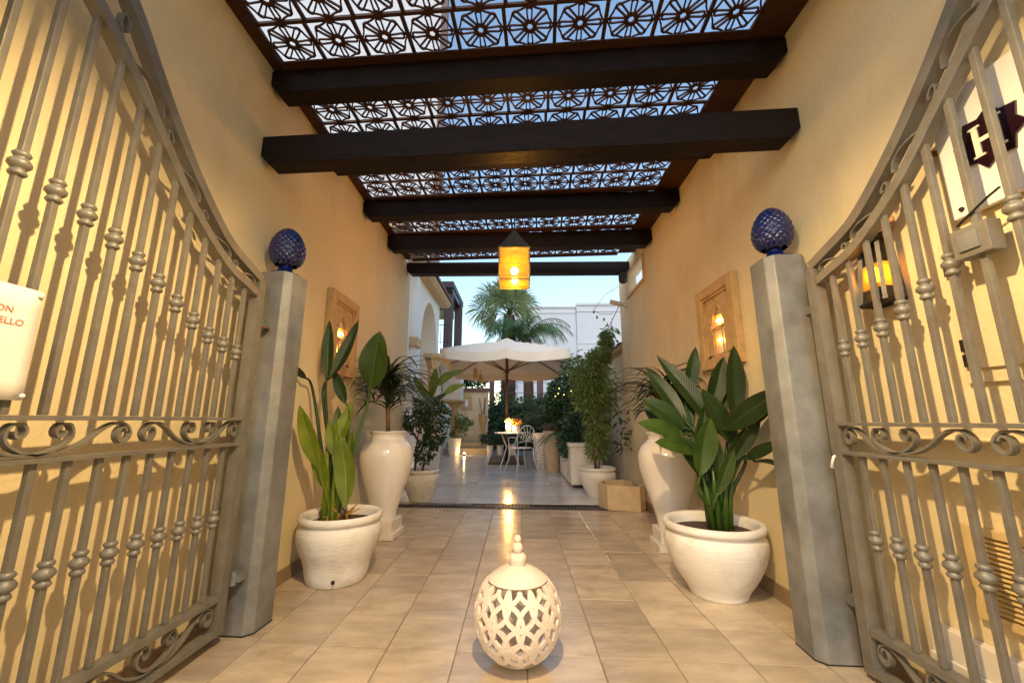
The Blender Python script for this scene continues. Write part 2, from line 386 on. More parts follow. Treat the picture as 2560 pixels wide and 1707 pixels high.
# drain grate across the end of the passage
dr = thing('drain_grate', 'black slotted drain grate across the floor at the passage end', 'drain', (0, 5.06, 0))
MB().prism([(-1.47, -.05), (1.47, -.05), (1.47, -.022), (-1.47, -.022)], 4.93, 5.13, 'y', SK).build('channel', 'drain_grate', dr)
b = MB()
for k in range(74):
    x = -1.45 + k * .0397
    b.prism([(x, -.02), (x + .022, -.02), (x + .022, 0), (x, 0)], 4.936, 5.122, 'y', SK)
b.build('grate_bars', 'drain_grate', dr)['kind'] = 'stuff'
b = MB()
b.prism([(-1.47, -.02), (1.47, -.02), (1.47, .002), (-1.47, .002)], 4.915, 4.930, 'y', SK)
b.prism([(-1.47, -.02), (1.47, -.02), (1.47, .002), (-1.47, .002)], 5.128, 5.143, 'y', SK)
b.build('rim', 'drain_grate', dr)

# passage walls
lw = MB().box(-1.85, -1.49, -2.5, 5.25, -.05, 3.135).build('passage_wall', 'wall_plaster')
tag(lw, 'left cream plaster wall of the covered passage', 'wall')
b = MB()
# the right wall has a small window opening high up near its far end
b.box(1.49, 1.85, -2.5, 4.46, -.05, 3.135); b.box(1.49, 1.85, 5.14, 5.62, -.05, 3.135)
b.box(1.49, 1.85, 4.46, 5.14, -.05, 2.64); b.box(1.49, 1.85, 4.46, 5.14, 2.90, 3.135)
rw = b.build('passage_wall', 'wall_plaster'); tag(rw, 'right cream plaster wall of the covered passage', 'wall')
for w_, x0, x1, y1 in ((lw, -1.489, -1.476, 5.25), (rw, 1.476, 1.489, 5.6)):
    k = 0; y = 1.72 if w_ is rw else -1.4
    first_s = None
    while y < y1 - .05:
        y2 = min(y + .44, y1)
        MB().box(x0, x1, y + .0015, y2 - .0015, 0, .085).build('skirting_tile', 'skirting', w_, bevel=.002)
        y = y2
win = thing('wall_window', 'small bright window high in the right wall under the last beam', 'window', (1.5, 4.8, 2.64))
MB().box(1.60, 1.615, 4.46, 5.14, 2.64, 2.90).build('pane', 'window_glow', win)  # glowing pane stands in for the brightness seen through the opening
b = MB()
b.box(1.462, 1.60, 4.425, 4.455, 2.605, 2.935); b.box(1.462, 1.60, 5.145, 5.175, 2.605, 2.935)
b.box(1.462, 1.60, 4.456, 5.144, 2.605, 2.637); b.box(1.462, 1.60, 4.456, 5.144, 2.903, 2.935)
b.build('frame', 'tan_plaster', win)

# ------------------------------------------------------------------ roof beams
def beam(y, zb, zt, name, label, dep=.12, sk=SK):
    e = 1.486
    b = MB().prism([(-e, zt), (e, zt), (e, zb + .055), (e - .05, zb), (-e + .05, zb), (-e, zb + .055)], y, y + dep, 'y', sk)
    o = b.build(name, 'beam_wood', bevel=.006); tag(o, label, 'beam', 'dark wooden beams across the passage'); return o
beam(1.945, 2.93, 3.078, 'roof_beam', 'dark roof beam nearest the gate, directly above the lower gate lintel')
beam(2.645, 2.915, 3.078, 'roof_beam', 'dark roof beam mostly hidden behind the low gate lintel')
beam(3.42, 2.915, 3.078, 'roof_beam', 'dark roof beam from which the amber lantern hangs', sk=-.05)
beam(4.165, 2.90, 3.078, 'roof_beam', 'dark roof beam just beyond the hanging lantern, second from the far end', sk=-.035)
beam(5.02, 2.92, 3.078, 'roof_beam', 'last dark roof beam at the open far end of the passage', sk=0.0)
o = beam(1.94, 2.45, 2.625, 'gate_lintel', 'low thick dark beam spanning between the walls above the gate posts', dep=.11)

# ------------------------------------------------------------------ pierced wooden ceiling
PX, PY, ZL = .2705, .2454, 3.10
def petal(r0, r1, h0, h1, ang):
    pts = [(r1 - h1 * .75, -h1), (r1 - h1 * .2, -h1 * .62), (r1, 0), (r1 - h1 * .2, h1 * .62), (r1 - h1 * .75, h1), (r0 + h0 * .5, h0), (r0, 0), (r0 + h0 * .5, -h0)]
    c, s_ = math.cos(ang), math.sin(ang)
    return [(x * c - y * s_, x * s_ + y * c) for x, y in pts]
def capsule(r0, r1, hw, ang, n=3):
    pts = []
    for k in range(n + 1):
        a = -math.pi / 2 + math.pi * k / n; pts.append((r1 - hw + hw * math.cos(a) * .8, hw * math.sin(a)))
    for k in range(n + 1):
        a = math.pi / 2 + math.pi * k / n; pts.append((r0 + hw + hw * math.cos(a) * .8, hw * math.sin(a)))
    c, s_ = math.cos(ang), math.sin(ang)
    return [(x * c - y * s_, x * s_ + y * c) for x, y in pts]
def rosette():
    b = MB(); hx, hy = PX / 2, PY / 2; w = .0098
    b.ring([(-hx, -hy), (hx, -hy), (hx, hy), (-hx, hy)], [(-hx + w, -hy + w), (hx - w, -hy + w), (hx - w, hy - w), (-hx + w, hy - w)], 0, .0145)
    for k in range(8):
        a = k * math.pi / 4; h = .0015 if k % 2 else .0030
        L = .112 if k % 2 == 0 else .118
        if k in (2, 6): L = .104
        b.ring(petal(.014, L + .005, .0130, .0185, a), petal(.036, L - .006, .0056, .0100, a), h, .0138 - h)
    n = 24
    n = 32
    def circ(r): return [((r - .013 * abs(math.sin(4 * 2 * math.pi * k / n))) * 1.05 * math.cos(2 * math.pi * k / n), (r - .013 * abs(math.sin(4 * 2 * math.pi * k / n))) * .965 * math.sin(2 * math.pi * k / n)) for k in range(n)]
    b.ring(circ(.1245), circ(.1155), .0042, .0105)
    return b.mesh('rosette_tile')
ros_me = rosette(); ros_me.materials.append(M['lattice_wood'])
ybounds = [(0.455, 6), (1.9274, 3), (2.6636, 3), (3.3998, 3), (4.136, 3)]
panel_lab = ['pierced rosette ceiling panel over the open gate, nearest the viewer', 'pierced rosette ceiling panel right behind the gate lintel',
             'pierced rosette ceiling panel in the middle bay before the lantern beam', 'pierced rosette ceiling panel just behind the lantern chain',
             'pierced rosette ceiling panel in the last bay before the open sky']
X0 = -1.417
for (ys, rows), lab in zip(ybounds, panel_lab):
    p = thing('ceiling_panel', lab, 'ceiling panel', (0, ys, ZL), 'pierced wooden ceiling panels')
    for r_ in range(rows):
        for c_ in range(10):
            x = X0 + (c_ + .5) * PX; y = (r_ + .5) * PY + SK * x
            o = bpy.data.objects.new('rosette_tile', ros_me); C.objects.link(o); o.parent = p; o.location = (x, y, 0); o.rotation_euler = (0, 0, SK)
    L = rows * PY
    MB().add([(-1.487, ys - SK * 1.487, ZL - .004), (X0 - .001, ys - SK * 1.417, ZL - .004), (X0 - .001, ys + L - SK * 1.417, ZL - .004), (-1.487, ys + L - SK * 1.487, ZL - .004),
              (-1.487, ys - SK * 1.487, ZL + .03), (X0 - .001, ys - SK * 1.417, ZL + .03), (X0 - .001, ys + L - SK * 1.417, ZL + .03), (-1.487, ys + L - SK * 1.487, ZL + .03)],
             [(0, 3, 2, 1), (4, 5, 6, 7), (0, 1, 5, 4), (1, 2, 6, 5), (2, 3, 7, 6), (3, 0, 4, 7)]).build('border_board', 'lattice_wood', p)
    x1 = X0 + 10 * PX + .001
    MB().add([(x1, ys + SK * x1, ZL - .004), (1.487, ys + SK * 1.487, ZL - .004), (1.487, ys + L + SK * 1.487, ZL - .004), (x1, ys + L + SK * x1, ZL - .004),
              (x1, ys + SK * x1, ZL + .03), (1.487, ys + SK * 1.487, ZL + .03), (1.487, ys + L + SK * 1.487, ZL + .03), (x1, ys + L + SK * x1, ZL + .03)],
             [(0, 3, 2, 1), (4, 5, 6, 7), (0, 1, 5, 4), (1, 2, 6, 5), (2, 3, 7, 6), (3, 0, 4, 7)]).build('border_board', 'lattice_wood', p)
    ye = ys + L
    MB().prism([(-1.40, ZL - .014), (1.28, ZL - .014), (1.28, ZL - .006), (-1.40, ZL - .006)], ye - .03, ye + .045, 'y', SK).build('cross_board', 'lattice_wood', p)

# ================================================================== GATE
def gate_post(x, y, label, n=8):
    t = thing('gate_post', label, 'post', (x, y, 0), 'pair of galvanised gate posts')
    h, w, c = 1.82, .10, .034
    poly = [(-w, -w + c), (-w + c, -w), (w - c, -w), (w, -w + c), (w, w - c), (w - c, w), (-w + c, w), (-w, w - c)]
    co, si = math.cos(SK), math.sin(SK)
    poly = [(x + px * co - py * si, y + px * si + py * co) for px, py in poly]
    MB().prism(poly, 0, h, 'z').build('shaft', 'galvanised', t, bevel=.006)
    poly2 = [(x + (px - x) * 1.015, y + (py - y) * 1.015) for px, py in poly]
    MB().prism(poly2, 0, .006, 'z').build('base_plate', 'dark_metal', t)
    return t
LP, RP = (-1.362, 2.19), (1.362, 2.0)
gate_post(*LP, 'grey galvanised octagonal gate post beside the left white pot')
gate_post(*RP, 'grey galvanised octagonal gate post in front of the right wall niche')
def finial(x, y, z, label):
    t = thing('pine_cone_finial', label, 'finial', (x, y, z), 'blue ceramic pine cones on the gate posts')
    MB().lathe([(.072, 0), (.085, .004), (.083, .012), (.06, .022), (.042, .035), (.036, .05), (.034, .07), (.045, .085), (.03, .095)], 28, (x, y, z)).build('stem', 'blue_glaze', t, auto=.6)
    # cone of overlapping scales
    def rad(u): return .099 * (math.sin(math.pi * min(1, (u * .90 + .07)) ** .78)) ** .55
    H0, Hh = z + .072, .228
    b = MB(); SG, RW, NA, NR = 128, 88, 15, 13
    for i in range(RW + 1):
        u = i / RW; rr = max(.003, rad(u))
        for k in range(SG):
            a = 2 * math.pi * k / SG
            p = (NA * a / (2 * math.pi) + NR * u / 2) % 1.0; q = (NA * a / (2 * math.pi) - NR * u / 2) % 1.0
            h = min(1 - abs(p - .5) * 2, 1 - abs(q - .5) * 2); h = h ** .55
            r2 = rr * .93 + .0085 * h * min(1, rr / .05)
            b.v.append((x + r2 * math.cos(a), y + r2 * math.sin(a), H0 + Hh * u - .0035 * h))
    for i in range(RW):
        for k in range(SG): b.f.append((i * SG + k, i * SG + (k + 1) % SG, (i + 1) * SG + (k + 1) % SG, (i + 1) * SG + k))
    b.f.append(tuple(RW * SG + k for k in range(SG)))
    b.build('cone', 'blue_glaze', t, auto=.9)
finial(LP[0], LP[1], 1.82, 'dark blue pine cone finial on top of the left gate post')
finial(RP[0], RP[1], 1.82, 'dark blue pine cone finial on top of the right gate post')

OUT = [(0, 1.725), (.13, 1.785), (.30, 1.868), (.49, 2.023), (.65, 2.19), (.78, 2.35), (.87, 2.465), (1.0, 2.60), (1.12, 2.68), (1.25, 2.71)]
INN = [(0, 1.64), (.13, 1.685), (.28, 1.742), (.50, 1.89), (.68, 2.07), (.84, 2.23), (.96, 2.335), (1.08, 2.42), (1.25, 2.47)]
OUT = [(u, z - .030 * min(1, u / .25)) for u, z in OUT]; INN = [(u, z - .016 * min(1, u / .25)) for u, z in INN]
def interp(T, u):
    for (a, b_), (c, d) in zip(T, T[1:]):
        if u <= c: return b_ + (d - b_) * (u - a) / (c - a)
    return T[-1][1]
OUTS = [(p.x, p.y) for p in catmull([(u, z, 0) for u, z in OUT], 6)]
INNS = [(p.x, p.y) for p in catmull([(u, z, 0) for u, z in INN], 6)]
def spiral(cx, cy, r, a0, turns, sgn, n=14):
    return [(cx + r * (1 - .72 * k / n) * math.cos(a0 + sgn * turns * 2 * math.pi * k / n), cy + r * (1 - .72 * k / n) * math.sin(a0 + sgn * turns * 2 * math.pi * k / n)) for k in range(n + 1)]
def S_big(sx):   # long scroll of the mid band, unit height 1, from the joint at (0,0)
    p = [(q.x, q.y) for q in catmull([(0, .04, 0), (.07, .12, 0), (.13, .38, 0), (.18, .78, 0), (.222, .95, 0), (.258, .86, 0), (.276, .60, 0)], 5)]
    sp = [(.248 + .028 * math.cos(-2 * math.pi * t * .95) * (1 - .6 * t), .60 - .42 * math.sin(2 * math.pi * t * .95) * (1 - .55 * t) * .85) for t in [k / 14 for k in range(1, 15)]]
    return [(sx * x, y) for x, y in p + sp]
def S_small(sx):
    p = [(q.x, q.y) for q in catmull([(0, .05, 0), (.045, .18, 0), (.078, .42, 0), (.085, .66, 0), (.074, .90, 0), (.052, .93, 0)], 5)]
    sp = [(.054 + .020 * math.cos(math.pi / 2 + 2 * math.pi * t * .8) * (1 - .6 * t), .70 + .24 * math.sin(math.pi / 2 + 2 * math.pi * t * .8) * (1 - .6 * t)) for t in [k / 10 for k in range(1, 11)]]
    return [(sx * x, y) for x, y in p + sp]
def gate(X, HY, side, dz, label):
    t = thing('iron_gate', label, 'gate', (X, HY, 0), 'pair of wrought iron gate leaves')
    UMAX = 1.25
    def W(u, z, dx=0): return (X + dx * side, HY - u, z + dz)
    def sweep(b, pts, wx, th):       # flat bar: wx across X, th in the plane
        n = len(pts); vs = []
        for i in range(n):
            a = Vector(pts[max(i - 1, 0)]); c = Vector(pts[min(i + 1, n - 1)]); d = (c - a)
            d = d.normalized() if d.length > 1e-9 else Vector((1, 0)); nn = Vector((-d.y, d.x)) * th / 2
            u, z = pts[i]
            for sx, sn in ((-1, -1), (1, -1), (1, 1), (-1, 1)):
                vs.append(W(u + nn.x * sn, z + nn.y * sn, sx * wx / 2))
        fs = [(0, 1, 2, 3), tuple(4 * (n - 1) + k for k in (3, 2, 1, 0))]
        for i in range(n - 1):
            for k in range(4):
                j = (k + 1) % 4; fs.append((4 * i + k, 4 * i + j, 4 * i + 4 + j, 4 * i + 4 + k))
        b.add(vs, fs)
    def bar(name, u0, u1, z0, z1, wx, dx=0, bev=.002):
        b = MB(); x0, x1 = sorted((X + side * dx - wx / 2, X + side * dx + wx / 2))
        b.box(x0, x1, HY - u1, HY - u0, z0 + dz, z1 + dz); return b.build(name, 'gate_iron', t, bevel=bev)
    bar('hinge_stile', 0, .052, .045, 1.735, .05)
    bar('end_stile', UMAX - .05, UMAX, .045, 2.70, .05)
    b = MB(); sweep(b, [p for p in OUTS if p[0] > .02], .048, .042); b.build('top_arch', 'gate_iron', t, auto=.7)
    b = MB(); sweep(b, [p for p in INNS if p[0] > .053], .044, .038); b.build('lower_arch', 'gate_iron', t, auto=.7)
    bar('mid_rail', .053, UMAX - .051, 1.000, 1.014, .050); bar('mid_rail', .053, UMAX - .051, .880, .894, .050)
    bar('bottom_rail', .053, UMAX - .051, .195, .222, .046); bar('bottom_rail', .053, UMAX - .051, .048, .076, .046)
    # vertical bars with triple collars
    cprof = [(.012, -.044), (.022, -.042), (.027, -.034), (.022, -.025), (.017, -.021), (.024, -.017), (.0335, -.006), (.0335, .004), (.024, .015), (.017, .019), (.022, .023), (.027, .032), (.022, .040), (.012, .043)]
    cprof = [(r_ * .74, z * .86) for r_, z in cprof]
    cme = MB().lathe(cprof, 16, (0, 0, 0)).mesh('collar'); cme.materials.append(M['gate_iron'])
    for f in cme.polygons: f.use_smooth = True
    nb = 0; u = .128; hs = .0090
    COL = [(.128, 1.328), (.225, 1.350), (.32, 1.374), (.41, 1.417), (.506, 1.466), (.60, 1.519), (.69, 1.566), (.79, 1.612), (.88, 1.647), (.97, 1.672), (1.06, 1.697), (1.2, 1.72)]
    while u < UMAX - .06:
        ztop = interp(INNS, u) - .012
        for z0, z1, zc in ((1.015, ztop, interp(COL, u)), (.223, .879, .563)):
            b = MB()
            vs = []
            for z in (z0, z1):
                for dx, dy in ((-hs, -hs), (hs, -hs), (hs, hs), (-hs, hs)): vs.append((X + dx, HY - u + dy, z + dz))
            b.add(vs, [(0, 3, 2, 1), (4, 5, 6, 7), (0, 1, 5, 4), (1, 2, 6, 5), (2, 3, 7, 6), (3, 0, 4, 7)])
            o = b.build('bar', 'gate_iron', t, bevel=.003)
            c = bpy.data.objects.new('collar', cme); C.objects.link(c); c.parent = o; c.location = (0, -u, zc + dz)
        u += .0935; nb += 1
    # scrollwork of the mid band
    def scroll(pts, wx=.024, th=.0075):
        b = MB(); sweep(b, pts, wx, th); return b.build('scroll', 'gate_iron', t, auto=.9)
    for J in (.285, .875):
        for sx in (-1, 1):
            for fn in (S_big, S_small):
                pts = [(J + x * (.80 if (J < .5 and sx < 0 and fn is S_big) else .98), .897 + .100 * max(0, y)) for x, y in fn(sx)]
                pts = [p for p in pts if .055 < p[0] < UMAX - .055]
                scroll(pts)
    # bottom panel
    for J in (.34, .92):
        for sx in (-1, 1):
            for fn in (S_big, S_small):
                pts = [(J + x * 1.0, .080 + .110 * max(0, y)) for x, y in fn(sx)]
                scroll([p for p in pts if .055 < p[0] < UMAX - .055])
    # scrolls between the two arches
    def arcpt(u, bb):
        zi, zo = interp(INNS, u) + .018, interp(OUTS, u) - .02
        return (u, zi + (zo - zi) * bb)
    def sarc(u0, u1):
        q = []
        L = u1 - u0
        base = [(q_.x, q_.y) for q_ in catmull([(.12, .35, 0), (.06, .55, 0), (.10, .85, 0), (.24, .86, 0), (.45, .55, 0), (.66, .16, 0), (.86, .10, 0), (.96, .36, 0), (.93, .66, 0), (.84, .62, 0), (.85, .42, 0)], 5)]
        return [arcpt(u0 + L * a, c) for a, c in base]
    for a, c in ((.06, .24), (.25, .46), (.47, .68), (.69, .92), (.93, 1.18)):
        scroll(sarc(a, c), .022, .007)
    return t
lg = gate(-1.38, 2.03, 1, 0.0, 'left grey wrought iron gate leaf standing open with a paper notice on it')
rg = gate(1.40, 1.83, -1, -.022, 'right grey wrought iron gate leaf standing open in front of the lit white board')
# hinges
def hinge(par, x, y, z, name='hinge'):
    b = MB(); b.lathe([(.014, -.03), (.014, .03)], 12, (x, y, z)); b.box(x - .03, x + .03, y, y + .05, z - .018, z + .018); return b.build(name, 'galvanised', par, auto=.6)
hinge(lg, -1.375, 2.052, 1.50); hinge(lg, -1.345, 2.04, .27); hinge(rg, 1.43, 1.852, 1.52); hinge(rg, 1.42, 1.852, .26)
MB().cbox((-1.352, 2.055, 1.485), (.03, .03, .012)).build('rusty_pin', 'rust', lg)
# lock case on the right gate
b = MB(); b.cbox((1.395, 1.147, 1.535), (.045, .10, .095)); b.build('lock_case', 'gate_iron', rg, bevel=.004)
b = MB(); b.cbox((1.370, 1.150, 1.535), (.008, .055, .055)); b.build('lock_plate', 'galvanised', rg, bevel=.002)
b = MB(); b.tube([(1.39, 1.185, 1.60), (1.385, 1.16, 1.61), (1.385, 1.09, 1.645), (1.39, 1.06, 1.66)], .0035, 6); b.build('tie_wire', 'dark_metal', rg)
# white ribbon knot on the right gate stile
b = MB(); b.tube([(1.395, 1.812, .86), (1.37, 1.815, .845), (1.365, 1.83, .80), (1.38, 1.835, .795), (1.385, 1.82, .85)], .006, 6); b.build('cable_tie', 'white_glaze', rg, smooth=True)
# notice tied to the left gate
nt_ = thing('paper_notice', 'white paper notice with red lettering tied to the left gate', 'notice', (-1.352, .96, 1.05))
b = MB(); pts = []
N = 12
for i in range(N + 1):
    for j in range(7):
        y = .72 + (1.068 - .72) * i / N; z = 1.053 + .305 * j / 6
        pts.append((-1.354 + .0012 * math.sin(i * .9 + j * .5), y + .010 * (1 - j / 6), z))
fs = [(i * 7 + j, (i + 1) * 7 + j, (i + 1) * 7 + j + 1, i * 7 + j + 1) for i in range(N) for j in range(6)]
o = b.add(pts, fs).build('sheet', 'paper', nt_, smooth=True)
sm = o.modifiers.new('thick', 'SOLIDIFY'); sm.thickness = .0012
def text_mesh(txt, size, m, parent, name, origin, xdir, zdir, depth=.0008, align='RIGHT'):
    cu = bpy.data.curves.new(name, 'FONT'); cu.body = txt; cu.size = size; cu.extrude = depth; cu.align_x = align
    ob = bpy.data.objects.new(name, cu); C.objects.link(ob)
    dg = bpy.context.evaluated_depsgraph_get(); me = bpy.data.meshes.new_from_object(ob.evaluated_get(dg))
    bpy.data.objects.remove(ob)
    xd, zd = Vector(xdir), Vector(zdir); nd = xd.cross(zd)
    w = wloc(parent) if parent else Vector((0, 0, 0))
    for v in me.vertices:
        c = v.co; v.co = Vector(origin) + xd * c.x + zd * c.y + nd * c.z - w
    me.materials.clear(); me.materials.append(M[m]); me.name = name
    o = bpy.data.objects.new(name, me); C.objects.link(o); o.parent = parent; return o
text_mesh('ION', .024, 'red_ink', nt_, 'lettering', (-1.3520, 1.012, 1.283), (0, 1, 0), (0, 0, 1))
text_mesh('CELLO', .024, 'red_ink', nt_, 'lettering', (-1.3520, 1.040, 1.252), (0, 1, 0), (0, 0, 1))
for z, y in ((1.345, 1.062), (1.065, 1.070)):
    MB().sphere((-1.348, y, z), .007, 8, 6).build('tie', 'white_glaze', nt_, smooth=True)

# ------------------------------------------------------------------ fittings on the right wall near the gate
bd = thing('sign_board', 'white sign board with a dark star emblem on the right wall', 'sign', (1.48, 1.05, 1.655))
MB().box(1.462, 1.482, .78, 1.255, 1.655, 2.075).build('board', 'board_white', bd, bevel=.002)
ctr = (1.108, 1.862)
star = []
for k in range(16):
    r_ = (.098, .075)[k % 2]; a = math.pi / 8 * k + R(10); star.append((ctr[0] + r_ * math.cos(a), ctr[1] + r_ * math.sin(a)))
b = MB(); b.prism(star, 1.455, 1.4615, 'x'); b.build('star_emblem', 'maroon', bd)
b = MB()
def rect(y0, y1, z0, z1): b.box(1.4515, 1.4545, y0, y1, z0, z1)
cy, cz = ctr
rect(cy + .020, cy + .036, cz - .045, cz + .045); rect(cy - .036, cy - .020, cz - .045, cz + .045); rect(cy - .0195, cy + .0195, cz - .007, cz + .007)
for yy in (-.028, .028):
    rect(cy + yy - .016, cy + yy + .016, cz + .0455, cz + .052); rect(cy + yy - .016, cy + yy + .016, cz - .052, cz - .0455)
b.build('letter_h', 'letter_white', bd)
for y, z, m_ in ((1.236, 2.050, 'dark_metal'), (1.222, 1.680, 'maroon'), (.80, 2.05, 'dark_metal'), (.80, 1.68, 'dark_metal')):
    MB().sphere((1.460, y, z), .008, 10, 6).build('screw_cap', m_, bd, smooth=True)
o = MB().lathe([(.011, 0), (.011, .03), (.004, .034)], 12, (0, 0, 0)).build('brass_stud', 'brass', None, auto=.6)
o.location = (1.488, 1.276, 1.925); o.rotation_euler = (0, -math.pi / 2, 0); tag(o, 'small brass stud on the right wall beside the white sign board', 'stud')
# wall lantern (tapered box)
wlan = thing('wall_lantern', 'dark tapered wall lantern glowing amber behind the right gate', 'lantern', (1.488, 1.545, 1.46))
zt, zb_ = 1.715, 1.458
def quadring(z, hw, x0): return [(1.4885, 1.545 - hw, z), (x0, 1.545 - hw, z), (x0, 1.545 + hw, z), (1.4885, 1.545 + hw, z)]
top, bot = quadring(zt, .038, 1.436), quadring(zb_, .056, 1.412)
def frame_edge(b, p, q, r=.010): b.tube([p, q], r, 4)
b = MB()
for k in range(4):
    frame_edge(b, top[k], bot[k]); frame_edge(b, top[k], top[(k + 1) % 4]); frame_edge(b, bot[k], bot[(k + 1) % 4])
b.build('frame', 'dark_metal', wlan)
lerp = lambda p, q, t_: tuple(a + (b_ - a) * t_ for a, b_ in zip(p, q))
b = MB(); b.add([lerp(top[k], bot[k], .0) for k in range(4)] + [lerp(top[k], bot[k], .38) for k in range(4)], [(0, 1, 5, 4), (1, 2, 6, 5), (2, 3, 7, 6), (0, 1, 2, 3)]); b.build('hood', 'dark_metal', wlan)
b = MB(); b.add([lerp(top[k], bot[k], .78) for k in range(4)] + [lerp(top[k], bot[k], 1.0) for k in range(4)], [(0, 1, 5, 4), (1, 2, 6, 5), (2, 3, 7, 6), (4, 5, 6, 7)]); b.build('base_tray', 'dark_metal', wlan)
b = MB(); g3 = [lerp(top[k], bot[k], .38) for k in range(4)]; g8 = [lerp(top[k], bot[k], .78) for k in range(4)]
b.add([(x * .999 + .0015, y, z) for x, y, z in g3 + g8], [(0, 1, 5, 4), (1, 2, 6, 5), (2, 3, 7, 6)]); b.build('amber_glass', 'sconce_pane', wlan)
MB().sphere((1.445, 1.545, 1.575), .017, 12, 8, 1.8).build('bulb', 'sconce_bulb', wlan, smooth=True)
o = MB().lathe([(.045, 0), (.045, .008), (.032, .02), (.03, .03), (.008, .038)], 20).build('wall_boss', 'terracotta_boss', None, auto=.6)
o.location = (1.4895, 1.515, 1.775); o.rotation_euler = (0, -math.pi / 2, 0); tag(o, 'round terracotta boss on the wall just above the wall lantern', 'ornament')
# meter cupboard, vent, plinth
mc = thing('meter_cupboard', 'cream wall cupboard with thin door edges behind the right gate, below the white board', 'cupboard', (1.488, 1.0, 1.12))
MB().box(1.474, 1.489, .60, 1.33, 1.118, 1.60).build('surround', 'wall_plaster', mc, bevel=.003)
MB().box(1.463, 1.4735, .64, 1.29, 1.162, 1.57).build('door', 'wall_plaster', mc, bevel=.003)
for z in (1.19, 1.24, 1.50): MB().cbox((1.468, 1.306, z), (.016, .02, .04)).build('hinge', 'dark_metal', mc)
lv = thing('louvred_vent', 'yellow louvred vent low on the right wall behind the gate', 'vent', (1.488, 1.3, .38))
b = MB()
b.box(1.468, 1.489, 1.05, 1.075, .385, .665); b.box(1.468, 1.489, 1.415, 1.44, .385, .665); b.box(1.468, 1.489, 1.0755, 1.4145, .64, .665); b.box(1.468, 1.489, 1.0755, 1.4145, .385, .41)
b.build('frame', 'vent_yellow', lv, bevel=.002)
for k in range(15):
    z = .42 + k * .0148
    MB().add([(1.487, 1.0755, z + .008), (1.487, 1.4145, z + .008), (1.471, 1.4145, z - .002), (1.471, 1.0755, z - .002), (1.487, 1.0755, z + .010), (1.487, 1.4145, z + .010), (1.471, 1.4145, z), (1.471, 1.0755, z)],
             [(0, 3, 2, 1), (4, 5, 6, 7), (0, 1, 5, 4), (1, 2, 6, 5), (2, 3, 7, 6), (3, 0, 4, 7)]).build('slat', 'vent_yellow', lv)
pl = thing('stone_ledge', 'pale stepped stone ledge at the foot of the right wall behind the gate', 'ledge', (1.47, .6, 0))
MB().box(1.452, 1.4895, -.8, 1.60, .215, .305).build('top_course', 'white_stone', pl, bevel=.004)
MB().box(1.440, 1.4895, -.8, 1.60, .09, .2145).build('lower_course', 'white_stone', pl, bevel=.004)
MB().box(1.432, 1.4895, -.8, 1.66, .0, .0895).build('base_course', 'skirting', pl, bevel=.004)
cdl = MB().tube([(1.484, 1.585, .935), (1.484, .2, .945)], .007, 8).build('wall_conduit', 'wall_plaster'); tag(cdl, 'thin cream conduit running along the right wall behind the gate scrollwork', 'conduit')
#cd2 = MB().tube([(1.482, 1.365, 1.62), (1.482, 1.42, 2.2), (1.482, 1.30, 2.9)], .006, 8).build('wall_conduit', 'wall_plaster'); tag(cd2, 'thin cream conduit climbing the right wall beside the white board', 'conduit')

